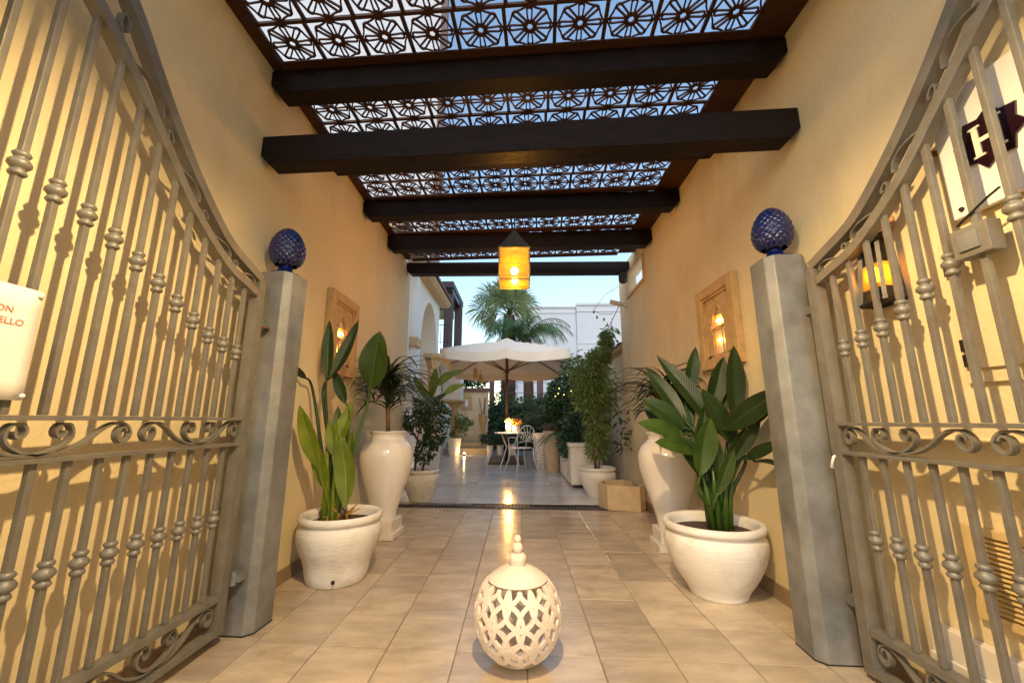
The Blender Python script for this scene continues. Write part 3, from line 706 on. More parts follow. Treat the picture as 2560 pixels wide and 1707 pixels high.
# ================================================================== LANTERNS
def lantern(x, y, zb, zbody, zapex, ztop, hw, label, bulb, bulb_z, glass, shade=False):
    t = thing('hanging_lantern' if not shade else 'pendant_lamp', label, 'lantern' if not shade else 'lamp', (x, y, zb))
    b = MB(); b.lathe([(hw * 1.50, 0), (hw * 1.40, .006), (.024, zapex - zbody), (.012, zapex - zbody + .02)], 4, (x, y, zbody + .002))
    if shade: b = MB(); b.lathe([(hw * 1.15, 0), (hw * 1.10, .006), (.03, zapex - zbody), (.012, zapex - zbody + .02)], 32, (x, y, zbody), cap=False)
    o = b.build('cap', 'lantern_cap', t)
    if not shade:     # turn the four-sided pyramid so that its faces look down the passage
        me = o.data
        for v in me.vertices:
            lx, ly = v.co.x, v.co.y; c, s_ = math.cos(R(45)), math.sin(R(45)); v.co.x, v.co.y = lx * c - ly * s_, lx * s_ + ly * c
    MB().tube([(x, y, zapex + .015), (x, y, ztop)], .006, 6).build('rod', 'dark_metal', t)
    if not shade:
        b = MB(); r_ = .006
        for sx in (-1, 1):
            for sy in (-1, 1): b.box(x + sx * hw - r_, x + sx * hw + r_, y + sy * hw - r_, y + sy * hw + r_, zb, zbody)
        for s_ in (-1, 1):
            for z in (zb, zbody - .008):
                b.box(x - hw + r_, x + hw - r_, y + s_ * hw - r_ * .9, y + s_ * hw + r_ * .9, z - .003, z + .007)
                b.box(x + s_ * hw - r_ * .9, x + s_ * hw + r_ * .9, y - hw + r_, y + hw - r_, z - .003, z + .007)
        b.build('frame', 'brass', t)
        for nm, (x0, x1, y0, y1, z0, z1) in {'a': (x - hw, x + hw, y - hw - .001, y - hw + .001, zb, zbody), 'b': (x - hw, x + hw, y + hw - .001, y + hw + .001, zb, zbody),
                                             'c': (x - hw - .001, x - hw + .001, y - hw, y + hw, zb, zbody), 'd': (x + hw - .001, x + hw + .001, y - hw, y + hw, zb, zbody),
                                             'e': (x - hw, x + hw, y - hw, y + hw, zb - .001, zb + .001)}.items():
            xm, ym, zm = (x0 + x1) / 2, (y0 + y1) / 2, (z0 + z1) / 2
            MB().add({'a': [(x0, ym, z0), (x1, ym, z0), (x1, ym, z1), (x0, ym, z1)], 'b': [(x0, ym, z0), (x1, ym, z0), (x1, ym, z1), (x0, ym, z1)],
                      'c': [(xm, y0, z0), (xm, y1, z0), (xm, y1, z1), (xm, y0, z1)], 'd': [(xm, y0, z0), (xm, y1, z0), (xm, y1, z1), (xm, y0, z1)],
                      'e': [(x0, y0, zm), (x1, y0, zm), (x1, y1, zm), (x0, y1, zm)]}[nm], [(0, 1, 2, 3)]).build('glass_pane', glass, t)
    MB().sphere((x, y, bulb_z), .032, 16, 10).build('bulb', bulb, t, smooth=True)
    MB().lathe([(.018, 0), (.018, .06), (.026, .075)], 12, (x, y, bulb_z + .028)).build('lamp_holder', 'dark_metal', t)
    return t
lantern(-.030, 3.49, 2.228, 2.535, 2.74, 2.916, .135, 'square amber glass lantern with pyramid cap hanging in the passage', 'bulb_warm', 2.355, 'amber_pane')
lantern(.0, .60, 2.45, 2.50, 2.72, 3.10, .115, 'conical pendant lamp hanging over the gate entrance', 'bulb_main', 2.55, None, shade=True)

# ================================================================== NICHES
def niche(x, y0, y1, z0, z1, side, label):
    # side: +1 panel on the right wall (faces -X), -1 on the left wall (faces +X)
    t = thing('wall_niche', label, 'niche', (x, (y0 + y1) / 2, z0), 'lit carved stone niches on the passage walls')
    th = .048
    fx = lambda d: x - side * d
    W_, H_ = y1 - y0, z1 - z0; yc = (y0 + y1) / 2
    def bx(d0, d1, ya, yb, za, zb):
        a, c = sorted((fx(d0), fx(d1))); return MB().box(a, c, ya, yb, za, zb)
    fw = .075
    for (ya, yb, za, zb) in ((y0, y0 + fw, z0, z1), (y1 - fw, y1, z0, z1), (y0 + fw, y1 - fw, z1 - fw, z1), (y0 + fw, y1 - fw, z0, z0 + fw)):
        bx(0, th, ya, yb, za, zb).build('frame_stone', 'sandstone', t, bevel=.006)
    for (ya, yb, za, zb) in ((y0 + fw, y0 + fw + .022, z0 + fw, z1 - fw), (y1 - fw - .022, y1 - fw, z0 + fw, z1 - fw), (y0 + fw + .022, y1 - fw - .022, z1 - fw - .022, z1 - fw)):
        bx(.004, th - .012, ya, yb, za, zb).build('moulding', 'sandstone', t, bevel=.004)
    # carved face with a cusped arch opening
    ya, yb, za, zb = y0 + fw + .0225, y1 - fw - .0225, z0 + fw + .001, z1 - fw - .0225
    ow, ob, ot = .082, z0 + .10, z1 - .185
    arch = [(yc - ow, ob)]
    pts = [(-1, 0), (-1.0, .45), (-1.18, .55), (-1.12, .68), (-.92, .74), (-.72, .86), (-.35, .92), (0, 1.08)]
    arch = [(yc + p * ow, ob + q * (ot - ob)) for p, q in pts] + [(yc - p * ow, ob + q * (ot - ob)) for p, q in pts[-2::-1]]
    outer = []
    n = len(arch)
    for k, (yy, zz) in enumerate(arch):     # project each arch point outward onto the rectangle
        if k == 0: outer.append((ya, za)); continue
        if k == n - 1: outer.append((yb, za)); continue
        dy, dz = yy - yc, zz - (ob + .05); s_ = min(((yb - yc) / abs(dy)) if abs(dy) > 1e-6 else 1e9, ((zb - (ob + .05)) / dz) if dz > 1e-6 else 1e9)
        outer.append((yc + dy * s_, ob + .05 + dz * s_))
    vs = []; fs = []
    for d in (.006, .026):
        for p in outer: vs.append((fx(d), p[0], p[1]))
        for p in arch: vs.append((fx(d), p[0], p[1]))
    for k in range(n - 1):
        fs += [(k, k + 1, n + k + 1, n + k), (2 * n + k, 3 * n + k, 3 * n + k + 1, 2 * n + k + 1), (n + k, n + k + 1, 3 * n + k + 1, 3 * n + k)]
    MB().add(vs, fs).build('carved_face', 'sandstone', t)
    bx(.006, .026, ya, yb, za, ob - .001).build('sill', 'sandstone', t)
    bx(.0015, .004, ya, yb, za, zb).build('back_plate', 'white_clay', t)
    # carved petals round the arch
    b = MB()
    for k in range(2, n - 2):
        yy, zz = arch[k]; dy, dz = yy - yc, zz - (ob + .12); L_ = math.hypot(dy, dz) or 1; ey, ez = dy / L_, dz / L_
        for q in (.022, .050):
            c_ = (fx(.0275), yy + ey * q, zz + ez * q); r_ = .010
            b.add([(fx(.0262), c_[1] - r_, c_[2]), (fx(.0262), c_[1], c_[2] - r_), (fx(.0262), c_[1] + r_, c_[2]), (fx(.0262), c_[1], c_[2] + r_), (fx(.034), c_[1], c_[2])], [(0, 1, 4), (1, 2, 4), (2, 3, 4), (3, 0, 4)])
    b.build('carved_petals', 'sandstone', t)['kind'] = 'stuff'
    # little columns and shelf bars in the opening
    for yy in (yc - .045, yc + .045):
        MB().lathe([(.009, 0), (.006, .012), (.006, .16), (.010, .175), (.010, .185)], 10, (fx(.020), yy, ob)).build('colonnette', 'sandstone', t, smooth=True)
    bx(.006, .024, yc - ow, yc + ow, ob + .190, ob + .205).build('shelf', 'sandstone', t)
    bx(.006, .020, yc - ow, yc + ow, ob + .285, ob + .296).build('shelf', 'sandstone', t)
    for q in (.10, .245): MB().cbox((fx(.016), yc, ob + q), (.006, .05, .018)).build('bulb', 'niche_bulb', t)
    return t
niche(1.489, 2.585, 3.135, 1.375, 2.000, 1, 'glowing carved stone niche on the right wall above the broad leaf plant')
niche(-1.489, 2.965, 3.49, 1.362, 2.025, -1, 'carved stone niche glowing behind the tall leaves on the left wall')

# ================================================================== POTS AND PLANTS
def round_pot(x, y, rr, h, base, label, group='rounded white clay pots', m='white_clay', name='plant_pot'):
    t = thing(name, label, 'pot', (x, y, 0), group)
    k = rr / .285; hh = h / .41
    prof = [(.0, .0), (base * .96, 0), (base, .006), (base + .014 * k, .04 * hh), (.225 * k, .12 * hh), (.262 * k, .20 * hh), (.282 * k, .275 * hh), (.280 * k, .32 * hh), (.262 * k, .352 * hh),
            (.262 * k, .360 * hh), (.278 * k, .366 * hh), (.285 * k, .382 * hh), (.282 * k, .400 * hh), (.268 * k, .41 * hh), (.250 * k, .405 * hh), (.240 * k, .385 * hh), (.235 * k, .33 * hh), (.0, .33 * hh)]
    prof = [(max(r_, 1e-4), z) for r_, z in prof]
    # smooth the profile a little
    P = catmull([(r_, 0, z) for r_, z in prof[1:9]], 4); prof2 = [prof[0]] + [(p.x, p.z) for p in P] + prof[9:]
    body = MB().lathe(prof2, 48, (x, y, 0), cap=False).build('body', m, t, auto=.9)
    MB().lathe([(1e-4, .352 * hh), (.10 * k, .356 * hh), (.18 * k, .350 * hh), (.239 * k, .346 * hh)], 32, (x, y, 0), cap=False).build('soil', 'soil', t, smooth=True)
    return t
p1 = round_pot(-1.175, 2.80, .262, .405, .178, 'white round clay pot by the left wall holding tall broad leaves')
p2 = round_pot(1.185, 2.62, .288, .405, .160, 'white round clay pot by the right wall holding a dense broad leaf plant')
for p, (dx, dy) in ((p1, (.06, -.172)), ):
    MB().lathe([(.004, 0), (.012, .001)], 10, (0, 0, 0)).build('chip', 'dark_metal', p, world=False, loc=(dx, dy - .018, .045)).rotation_euler = (R(80), 0, 0)

def leaf_mesh(base, tip, width, side=None, fold=.25, bend=.10, n=12, wave=.03, belly=.42):
    base, tip = Vector(base), Vector(tip); ax = tip - base; L = ax.length; ax.normalize()
    view = side if side is not None else Vector((0, -1, .35))
    sd = ax.cross(view);
    if sd.length < 1e-4: sd = ax.orthogonal()
    sd.normalize(); nr = sd.cross(ax).normalized()
    b = MB(); cols = (-1, -.62, -.22, 0, .22, .62, 1); m_ = len(cols); b.uv = []
    for i in range(n + 1):
        t = i / n
        w = width / 2 * (math.sin(math.pi * min(1, max(0, t)) ** (.5 / (belly + .12))) ** .72 if 0 < t < 1 else .02)
        off = nr * (bend * L * (math.sin(math.pi * t)) * .5)
        for c in cols:
            e = wave * width * math.sin(9 * t + 2.2 * c) * abs(c)
            b.uv.append((c * .5 + .5, t))
            b.v.append(tuple(base + ax * (L * t) + sd * (c * w) + nr * (-fold * w * (1 - abs(c)) + e) + off))
    for i in range(n):
        for j in range(m_ - 1): b.f.append((i * m_ + j, i * m_ + j + 1, (i + 1) * m_ + j + 1, (i + 1) * m_ + j))
    rib = [base + ax * (L * i / n) + nr * (-fold * width / 2 * (math.sin(math.pi * min(1, max(0, i / n)) ** (.5 / (belly + .12))) ** .72 if 0 < i < n else .02) - .002 + bend * L * math.sin(math.pi * i / n) * .5) for i in range(n + 1)]
    return b, rib
def broad_plant(name, label, pos, zsoil, leaves, mats, seed, group=None):
    random.seed(seed)
    t = thing(name, label, 'plant', (pos[0], pos[1], zsoil), group)
    for i, (bs, tp, w, mi, bend, fold) in enumerate(leaves):
        if group: bs = tuple(p + (p - q) * .28 for p, q in zip(bs, tp))
        b, rib = leaf_mesh(bs, tp, w * (1.10 if group is None else 1.16), fold=fold, bend=bend)
        o = b.build('leaf', mats[mi].replace('leaf', 'blade'), t, smooth=True)
        MB().tube(rib, [.0045 * (1 - .8 * k / (len(rib) - 1)) for k in range(len(rib))], 5).build('midrib', 'midrib' if mi == 0 else mats[mi], o, smooth=True)
        a = random.uniform(0, 6.28); r0 = random.uniform(.01, .055)
        s0 = Vector((pos[0] + r0 * math.cos(a), pos[1] + r0 * math.sin(a), zsoil)); s1 = Vector(bs); ax = (Vector(tp) - s1).normalized()
        mid = s0.lerp(s1, .5) + Vector((0, 0, .05)) + (s0 - s1).cross(Vector((0, 1, 0))) * .0
        mid2 = s1 - ax * min(.10, (s1 - s0).length * .3)
        pts = catmull([s0, s0.lerp(mid2, .5) + Vector((0, 0, .03)), mid2, s1 + ax * .02], 5)
        n = len(pts); MB().tube(pts, [.0155 - .0100 * k / (n - 1) for k in range(n)], 7).build('stem', mats[mi], t, smooth=True)
    return t
LV = [((-1.289, 2.66, 0.691), (-1.367, 2.50, 1.091), .100, 0, .06, .3),
      ((-1.346, 2.78, 1.268), (-1.354, 2.76, 1.706), .082, 2, .03, .45),
      ((-1.337, 2.80, 1.285), (-1.173, 2.83, 1.723), .088, 2, -.05, .4),
      ((-1.034, 2.78, 1.215), (-0.948, 2.66, 1.600), .195, 1, .10, .12),
      ((-1.432, 2.66, 1.272), (-1.438, 2.48, 1.360), .050, 2, .05, .4),
      ((-1.276, 2.78, 0.78), (-1.172, 2.83, 1.128), .098, 0, -.03, .35),
      ((-1.225, 2.84, 1.114), (-1.34, 2.86, 1.357), .072, 2, .02, .4),
      ((-1.225, 2.74, 0.76), (-1.265, 2.70, 1.00), .080, 0, .06, .3),
      ((-1.190, 2.70, 0.905), (-1.085, 2.64, 0.455), .125, 0, -.16, .2),
      ((-1.265, 2.72, 0.56), (-1.325, 2.64, 0.88), .085, 0, .05, .35), ((-1.215, 2.80, 0.60), (-1.150, 2.82, 0.93), .085, 0, -.04, .35), ((-1.255, 2.82, 0.75), (-1.285, 2.86, 1.10), .080, 1, .04, .35)]
bp1 = broad_plant('bird_of_paradise_plant', 'tall sparse plant with upright paddle leaves in the left white pot', (-1.235, 2.79), .35, LV, ['leaf_light', 'leaf_mid', 'leaf_dark'], 4)
# old stubs round the stems
b = MB(); random.seed(2)
for k in range(16):
    a = random.uniform(0, 6.28); r_ = random.uniform(.03, .13); x, y = -1.215 + r_ * math.cos(a), 2.78 + r_ * math.sin(a) * .8
    b.tube([(x, y, .34), (x + random.uniform(-.02, .03), y + random.uniform(-.03, .02), .40), (x + random.uniform(-.05, .07), y + random.uniform(-.06, .05), .42 + random.uniform(-.02, .03))], [.012, .008, .003], 5)
b.build('dry_sheaths', 'straw', bp1, smooth=True)['kind'] = 'stuff'
# two heavy sheath stalks at the base
for q in ((-1.275, 2.76), (-1.225, 2.79), (-1.20, 2.77)):
    MB().tube([(q[0], q[1], .33), (q[0] + .005, q[1], .55), (q[0] - .01, q[1] - .01, .80)], [.026, .022, .010], 8).build('stalk', 'leaf_light', bp1, smooth=True)
RV = [((1.231, 2.67, 1.026), (0.968, 2.77, 1.453), .112, 2, .10, .3), ((1.175, 2.74, 1.24), (1.25, 2.77, 1.509), .078, 2, .05, .4),
      ((1.289, 2.67, 1.129), (1.373, 2.64, 1.418), .105, 2, .06, .4), ((1.386, 2.59, 1.09), (1.367, 2.50, 1.468), .112, 2, .04, .4),
      ((1.345, 2.70, 1.066), (1.426, 2.66, 1.249), .066, 2, .05, .4), ((1.301, 2.45, 0.995), (1.437, 2.18, 1.18), .112, 2, .10, .25),
      ((1.378, 2.48, 0.984), (1.425, 2.22, 1.12), .070, 2, .08, .3), ((1.318, 2.57, 0.912), (1.135, 2.50, 1.196), .118, 2, .08, .3),
      ((1.105, 2.50, 0.75), (1.137, 2.42, 1.018), .122, 1, .05, .45), ((1.072, 2.56, 0.831), (0.818, 2.47, 0.872), .096, 1, .14, .2),
      ((1.033, 2.67, 0.986), (0.814, 2.64, 1.144), .114, 2, .16, .2), ((0.996, 2.64, 0.925), (0.752, 2.57, 0.987), .092, 1, .16, .2),
      ((1.33, 2.50, 0.814), (1.418, 2.40, 1.002), .068, 2, .05, .3), ((1.352, 2.40, 0.805), (1.413, 2.20, 0.90), .056, 2, .12, .2),
      ((1.389, 2.40, 0.764), (1.417, 2.22, 0.754), .045, 2, .15, .2), ((1.22, 2.54, 0.689), (1.217, 2.52, 0.899), .056, 1, .05, .35),
      ((1.06, 2.70, 1.06), (0.90, 2.80, 1.36), .10, 2, .12, .25), ((1.16, 2.62, .80), (1.20, 2.60, 1.10), .09, 2, .04, .4),
      ((1.08, 2.72, .98), (.93, 2.84, 1.30), .10, 2, .14, .25), ((1.02, 2.72, .88), (.86, 2.78, 1.10), .10, 2, .16, .25), ((1.14, 2.72, 1.05), (1.10, 2.82, 1.40), .09, 2, .06, .35),
      ((1.26, 2.72, .90), (1.32, 2.74, 1.22), .09, 2, .05, .4), ((1.10, 2.58, .72), (.96, 2.52, .92), .08, 2, .12, .3), ((1.32, 2.60, .75), (1.40, 2.52, .96), .075, 2, .08, .3), ((1.20, 2.50, .62), (1.26, 2.42, .84), .07, 1, .06, .4)]
bp2 = broad_plant('bird_of_paradise_plant', 'dense dark plant with many paddle leaves in the right white pot', (1.235, 2.63), .35, RV, ['leaf_light', 'leaf_mid', 'leaf_dark'], 9, 'broad')
del bp2['group']
for q in range(9):
    a = q * .7; x, y = 1.235 + .05 * math.cos(a), 2.63 + .05 * math.sin(a)
    MB().tube([(x, y, .33), (x + .02 * math.cos(a), y + .02 * math.sin(a), .52), (x + .06 * math.cos(a), y + .05 * math.sin(a), .72)], [.022, .016, .008], 7).build('stalk', 'leaf_mid', bp2, smooth=True)

def amphora(x, y, label):
    t = thing('tall_vase', label, 'vase', (x, y, 0), 'tall white glazed vases on plinths')
    MB().cbox((x, y, .027), (.30, .30, .05), SK).build('plinth_foot', 'white_stone', t, bevel=.006)
    MB().cbox((x, y, .100), (.255, .255, .094), SK).build('plinth', 'white_stone', t, bevel=.006)
    for dx in (-1, 1): MB().cbox((x + dx * .11, y - .11, .001), (.05, .05, .006)).build('foot_pad', 'dark_metal', t)
    prof = [(.105, .148), (.108, .16), (.118, .22), (.150, .34), (.190, .46), (.222, .58), (.236, .66), (.232, .73), (.200, .795), (.165, .825), (.150, .845), (.148, .870), (.160, .888), (.170, .898), (.160, .905), (.145, .898), (.135, .86), (.02, .84)]
    P = catmull([(r_, 0, z) for r_, z in prof], 3)
    MB().lathe([(p.x, p.z) for p in P], 48, (x, y, 0)).build('body', 'white_glaze', t, auto=.9)
    MB().lathe([(1e-4, .862), (.138, .858)], 24, (x, y, 0), cap=False).build('soil', 'soil', t, smooth=True)
    return t
amphora(-1.205, 3.77, 'tall white glazed vase on a square plinth by the left wall')
amphora(1.245, 3.47, 'tall white glazed vase on a square plinth half hidden behind the right pot')
def strap_plant(x, y, z, n, lmin, lmax, label, seed, hmax, stemh, xlim):
    random.seed(seed)
    t = thing('dragon_plant', label, 'plant', (x, y, z), 'grassy strap leaf plants in the tall vases')
    heads = []
    for k in range(3):
        hx, hy = x + random.uniform(-.06, .06), y + random.uniform(-.05, .05); hz = z + stemh * random.uniform(.75, 1.1)
        MB().tube([(x + random.uniform(-.03, .03), y, z - .01), (hx * .5 + x * .5, hy, (z + hz) / 2), (hx, hy, hz)], [.020, .017, .015], 8).build('trunk', 'bark_pale', t, smooth=True); heads.append((hx, hy, hz))
    for k in range(n):
        hx, hy, hz = random.choice(heads); hz += random.uniform(-.06, .20)
        a = random.uniform(0, 2 * math.pi); L = random.uniform(lmin, lmax); el = random.uniform(.35, 1.5); w = random.uniform(.011, .019)
        d = Vector((math.cos(a), math.sin(a), 0)); sd = Vector((-d.y, d.x, 0)); b = MB(); N = 9; pz = 0; pr = 0
        ang = el
        for i in range(N + 1):
            tt = i / N; ww = w * (1 - tt ** 2) ** .6 * (.6 + .4 * min(1, tt * 6)) + .0004
            P = Vector((hx, hy, hz)) + d * pr + Vector((0, 0, pz))
            P.x = max(-1.47, min(1.47, P.x))
            b.v += [tuple(P - sd * ww), tuple(P + Vector((0, 0, -ww * .35))), tuple(P + sd * ww)]
            pr += math.cos(ang) * L / N; pz += math.sin(ang) * L / N; ang -= (el + random.uniform(.25, 1.15)) / N * 1.15
        for i in range(N):
            for j in (0, 1): b.f.append((3 * i + j, 3 * i + j + 1, 3 * i + j + 4, 3 * i + j + 3))
        b.build('leaf', 'strap_leaf', t, smooth=True)
    return t
strap_plant(-1.205, 3.77, .86, 135, .36, .74, 'dark arching strap leaf plant in the left tall vase', 21, 1.8, .36, 1.47)
strap_plant(1.245, 3.47, .86, 125, .36, .68, 'dark arching strap leaf plant in the right tall vase', 22, 1.6, .22, 1.47)

# ------------------------------------------------------------------ pierced clay ball lamp
BX, BY, BR = -.004, 1.915, .187
bl = thing('pierced_ball_lamp', 'pierced cream pottery ball lamp with stacked bead top on the floor', 'lamp', (BX, BY, 0))
def ball_r(th):    # th polar angle from the top; slightly egg shaped
    return BR * (1.0 + .035 * math.cos(th))
NL, NB = 96, 60
def pierce(u, v):
    # interlaced circles give petals and small diamonds
    k = 12.0; gx = u * k; gz = v * 5.2
    best = 0.0
    fx_ = gx - math.floor(gx); fz = gz - math.floor(gz)
    A = ((fx_ - .5) ** 2, fz)
    # distances to centres of a square grid, circles of radius .707
    inside = 0; edge = 9
    for cx_ in (0, 1):
        for cz_ in (0, 1):
            d = math.hypot((fx_ - cx_), (fz - cz_)); edge = min(edge, abs(d - .69))
    return edge
b = MB(); keep = []
zc0 = BR * .965
def P(i, j, rr=0.0):
    th = math.pi * i / NB; ph = 2 * math.pi * j / NL; r_ = ball_r(th) + rr
    z = zc0 + r_ * math.cos(th) * 1.02
    return (BX + r_ * math.sin(th) * math.cos(ph), BY + r_ * math.sin(th) * math.sin(ph), max(.001, z))
# lattice of crossing ribbons laid on the sphere, four families of circles
def on(th, ph, rr):
    r_ = ball_r(th) + rr; return Vector((BX + r_ * math.sin(th) * math.cos(ph), BY + r_ * math.sin(th) * math.sin(ph), zc0 + r_ * math.cos(th) * 1.02))
TH0, TH1, K = R(42), R(140), 10
hcell = (TH1 - TH0) / 3.5
b = MB(); idx = 0
def ribbon(path, w, rr, hgt):
    n = len(path); vs = []
    for i in range(n):
        th, ph = path[i]; a = path[max(i - 1, 0)]; c = path[min(i + 1, n - 1)]
        dth = c[0] - a[0]; dph = (c[1] - a[1]) * max(.2, math.sin(th)); L_ = math.hypot(dth, dph) or 1
        nth, nph = -dph / L_, dth / L_
        hw = w / 2 / BR
        for sg, rad_ in ((-1, rr - hgt), (1, rr - hgt), (1, rr), (-1, rr)):
            vs.append(on(th + sg * hw * nth, ph + sg * hw * nph / max(.25, math.sin(th)), rad_))
    fs = [(0, 1, 2, 3), tuple(4 * (n - 1) + k for k in (3, 2, 1, 0))]
    for i in range(n - 1):
        for k in range(4):
            j = (k + 1) % 4; fs.append((4 * i + k, 4 * i + j, 4 * i + 4 + j, 4 * i + 4 + k))
    b.add(vs, fs)
pc = 2 * math.pi / K
for row in range(5):
    thc = TH0 - hcell * .25 + hcell * (row + (.0)) * .875
    for k in range(K):
        phc = pc * (k + .5 * (row % 2)) + .06
        path = []
        for s_ in range(29):
            a = 2 * math.pi * s_ / 28; th = thc + hcell * .86 * math.cos(a); ph = phc + pc * .60 * math.sin(a)
            path.append((th, ph))
        # keep only the pieces inside the pierced belt
        seg = []
        for q in path + [None]:
            if q is not None and TH0 - .02 < q[0] < TH1 + .02: seg.append(q)
            else:
                if len(seg) > 2: ribbon(seg, .0172, .0012 + .0006 * ((k + row) % 3), .013)
                seg = []
b.build('pierced_belt', 'pierced_clay', bl, auto=1.0)
cap = [(on(th, 0, 0).x - BX, on(th, 0, 0).z) for th in [R(4 + (42.5 - 4) * k / 12) for k in range(13)]]
inn = [(max(.002, r_ - .012 * (1 if r_ > .05 else .2)), z - .010) for r_, z in cap[::-1]]
MB().lathe(cap + inn, 48, (BX, BY, 0)).build('crown', 'pierced_clay', bl, auto=1.0)
bot_ = [(on(th, 0, 0).x - BX, max(.002, on(th, 0, 0).z)) for th in [R(139 + (172 - 139) * k / 10) for k in range(11)]]
bot_ = [(r_, z) for r_, z in bot_]
inn = [(max(.002, r_ - .010), z + .010) for r_, z in bot_[::-1]]
MB().lathe(bot_ + inn, 48, (BX, BY, 0)).build('bowl', 'pierced_clay', bl, auto=1.0)
zt_ = on(R(4), 0, 0).z
prof = [(.030, -.006), (.032, .004), (.038, .022), (.038, .034), (.030, .044), (.018, .048)]
def bead(r_, z0): return [(max(.010, r_ * math.sin(math.pi * (.13 + .74 * k / 8))), z0 + r_ - r_ * math.cos(math.pi * (.13 + .74 * k / 8)) * 1.0) for k in range(9)]
prof += bead(.0235, .046) + bead(.0165, .088)
prof.append((1e-3, .1215))
MB().lathe(prof, 28, (BX, BY, zt_)).build('bead_top', 'pierced_clay', bl, auto=.9)

# ================================================================== BEYOND THE PASSAGE, LEFT
random.seed(5)
hs = thing('arcade_house', 'white house front with tall arch and tiled eave left of the garden', 'house', (-1.9, 7.3, 0))
ay, aw, spr, apx = 8.36, .735, 2.52, 3.50
arch = [(ay - aw, 0), (ay - aw, spr)] + [(ay - aw * math.cos(math.pi * k / 20), spr + (apx - spr) * math.sin(math.pi * k / 20)) for k in range(1, 20)] + [(ay + aw, spr), (ay + aw, 0)]
y0, y1, zt = 5.27, 9.32, 3.72
vs = []; fs = []
# wall with arch hole: left block, right block, spandrels
b = MB(); b.box(-2.25, -1.9, y0, ay - aw, 0, zt); b.box(-2.25, -1.9, ay + aw, y1, 0, zt)
n = 20
for k in range(n):
    a0, a1 = math.pi * k / n, math.pi * (k + 1) / n
    p, q = (ay - aw * math.cos(a0), spr + (apx - spr) * math.sin(a0)), (ay - aw * math.cos(a1), spr + (apx - spr) * math.sin(a1))
    b.add([(x, yy, zz) for x in (-2.25, -1.9) for yy, zz in (p, q, (q[0], zt), (p[0], zt))], [(0, 1, 2, 3), (4, 7, 6, 5), (0, 4, 5, 1)])
b.build('front_wall', 'white_plaster', hs)
MB().box(-3.6, -3.4, 5.3, 9.3, 0, 3.72).build('back_wall', 'tan_plaster', hs)
MB().box(-2.26, -2.252, ay - aw - .02, ay + aw + .02, 0, 3.6).build('arch_infill', 'tan_plaster', hs)
b = MB(); b.box(-1.899, -1.82, 6.85, 7.10, 0, 3.60); b.build('pilaster', 'white_plaster', hs)
MB().box(-1.90, -1.76, 6.80, 7.15, 2.28, 2.44).build('pilaster_capital', 'capital_stone', hs, bevel=.01)
MB().prism([(-2.25, 3.72), (-1.72, 3.72), (-1.66, 3.78), (-1.66, 3.84), (-2.25, 3.84)], 5.30, 9.50, 'y').build('eave_moulding', 'capital_stone', hs)
# tiles of the roof edge
tile_me = MB()
tile_me.add([(.0, -.075, 0), (.0, -.05, .055), (.0, .0, .075), (.0, .05, .055), (.0, .075, 0), (-1.1, -.075, .42), (-1.1, -.05, .475), (-1.1, 0, .495), (-1.1, .05, .475), (-1.1, .075, .42)],
            [(0, 1, 6, 5), (1, 2, 7, 6), (2, 3, 8, 7), (3, 4, 9, 8), (0, 4, 3, 2, 1)])
tt = None
for k in range(26):
    if tt is None: tt = tile_me.build('roof_tile', 'roof_tile', hs, world=False); o = tt
    else: o = inst(tt, hs)
    o.location = (.28, 5.38 - 7.3 + k * .16, 3.845)
colp = thing('stone_column', 'tan stone column with capital in front of the tall arch', 'column', (-1.79, 8.33, 0))
MB().lathe([(.16, 0), (.16, .08), (.13, .12), (.105, .16), (.10, 1.0), (.092, 1.95), (.11, 2.0), (.105, 2.03), (.12, 2.06)], 24, (-1.79, 8.33, 0)).build('shaft', 'capital_stone', colp, auto=.7)
b = MB(); b.lathe([(.105, 0), (.13, .08), (.17, .16), (.185, .22)], 4, (-1.79, 8.33, 2.06)); b.cbox((-1.79, 8.33, 2.325), (.36, .36, .09)); b.build('capital', 'capital_stone', colp, bevel=.008)
# second pier with column further back
pr_ = thing('arcade_pier', 'white arcade pier on a short stone column beyond the banana leaf', 'pier', (-1.92, 12.2, 0))
MB().lathe([(.18, 0), (.18, .10), (.13, .16), (.115, .22), (.11, 1.36), (.13, 1.40)], 20, (-1.92, 12.2, 0)).build('column', 'capital_stone', pr_, auto=.7)
b = MB(); b.lathe([(.15, 0), (.20, .08), (.30, .12), (.36, .14)], 4, (-1.92, 12.2, 1.40)); b.cbox((-1.95, 12.2, 1.57), (.62, .5, .05)); b.build('capital', 'capital_stone', pr_)
b = MB(); b.box(-2.25, -1.70, 11.95, 12.45, 1.60, 2.75)
for k in range(10):
    a0, a1 = math.pi / 2 * k / 10, math.pi / 2 * (k + 1) / 10
    p = (11.95 - 1.1 * (1 - math.cos(a0)), 1.60 + 1.0 * math.sin(a0)); q = (11.95 - 1.1 * (1 - math.cos(a1)), 1.60 + 1.0 * math.sin(a1))
    b.add([(x, yy, zz) for x in (-2.25, -1.72) for yy, zz in (p, q, (q[0], 2.75), (p[0], 2.75))], [(0, 1, 2, 3), (4, 7, 6, 5), (0, 4, 5, 1), (3, 2, 6, 7)])
b.build('pier_block', 'white_plaster', pr_)
MB().box(-2.6, -2.28, 9.4, 14.5, 0, 2.7).build('inner_wall', 'white_plaster', pr_)
# tall white house above the left wall
th_ = thing('tall_house', 'tall pale house rising above the left side of the pierced ceiling', 'house', (-5, 10.5, 0))
MB().prism([(-9, 9.6), (-2.22, 9.6), (-3.7, 15), (-9, 15)], 3.9, 15, 'z').build('facade', 'building_white', th_)
MB().box(-2.215, -2.03, 9.55, 9.72, 4.4, 15).build('downpipe', 'purple_wood', th_)
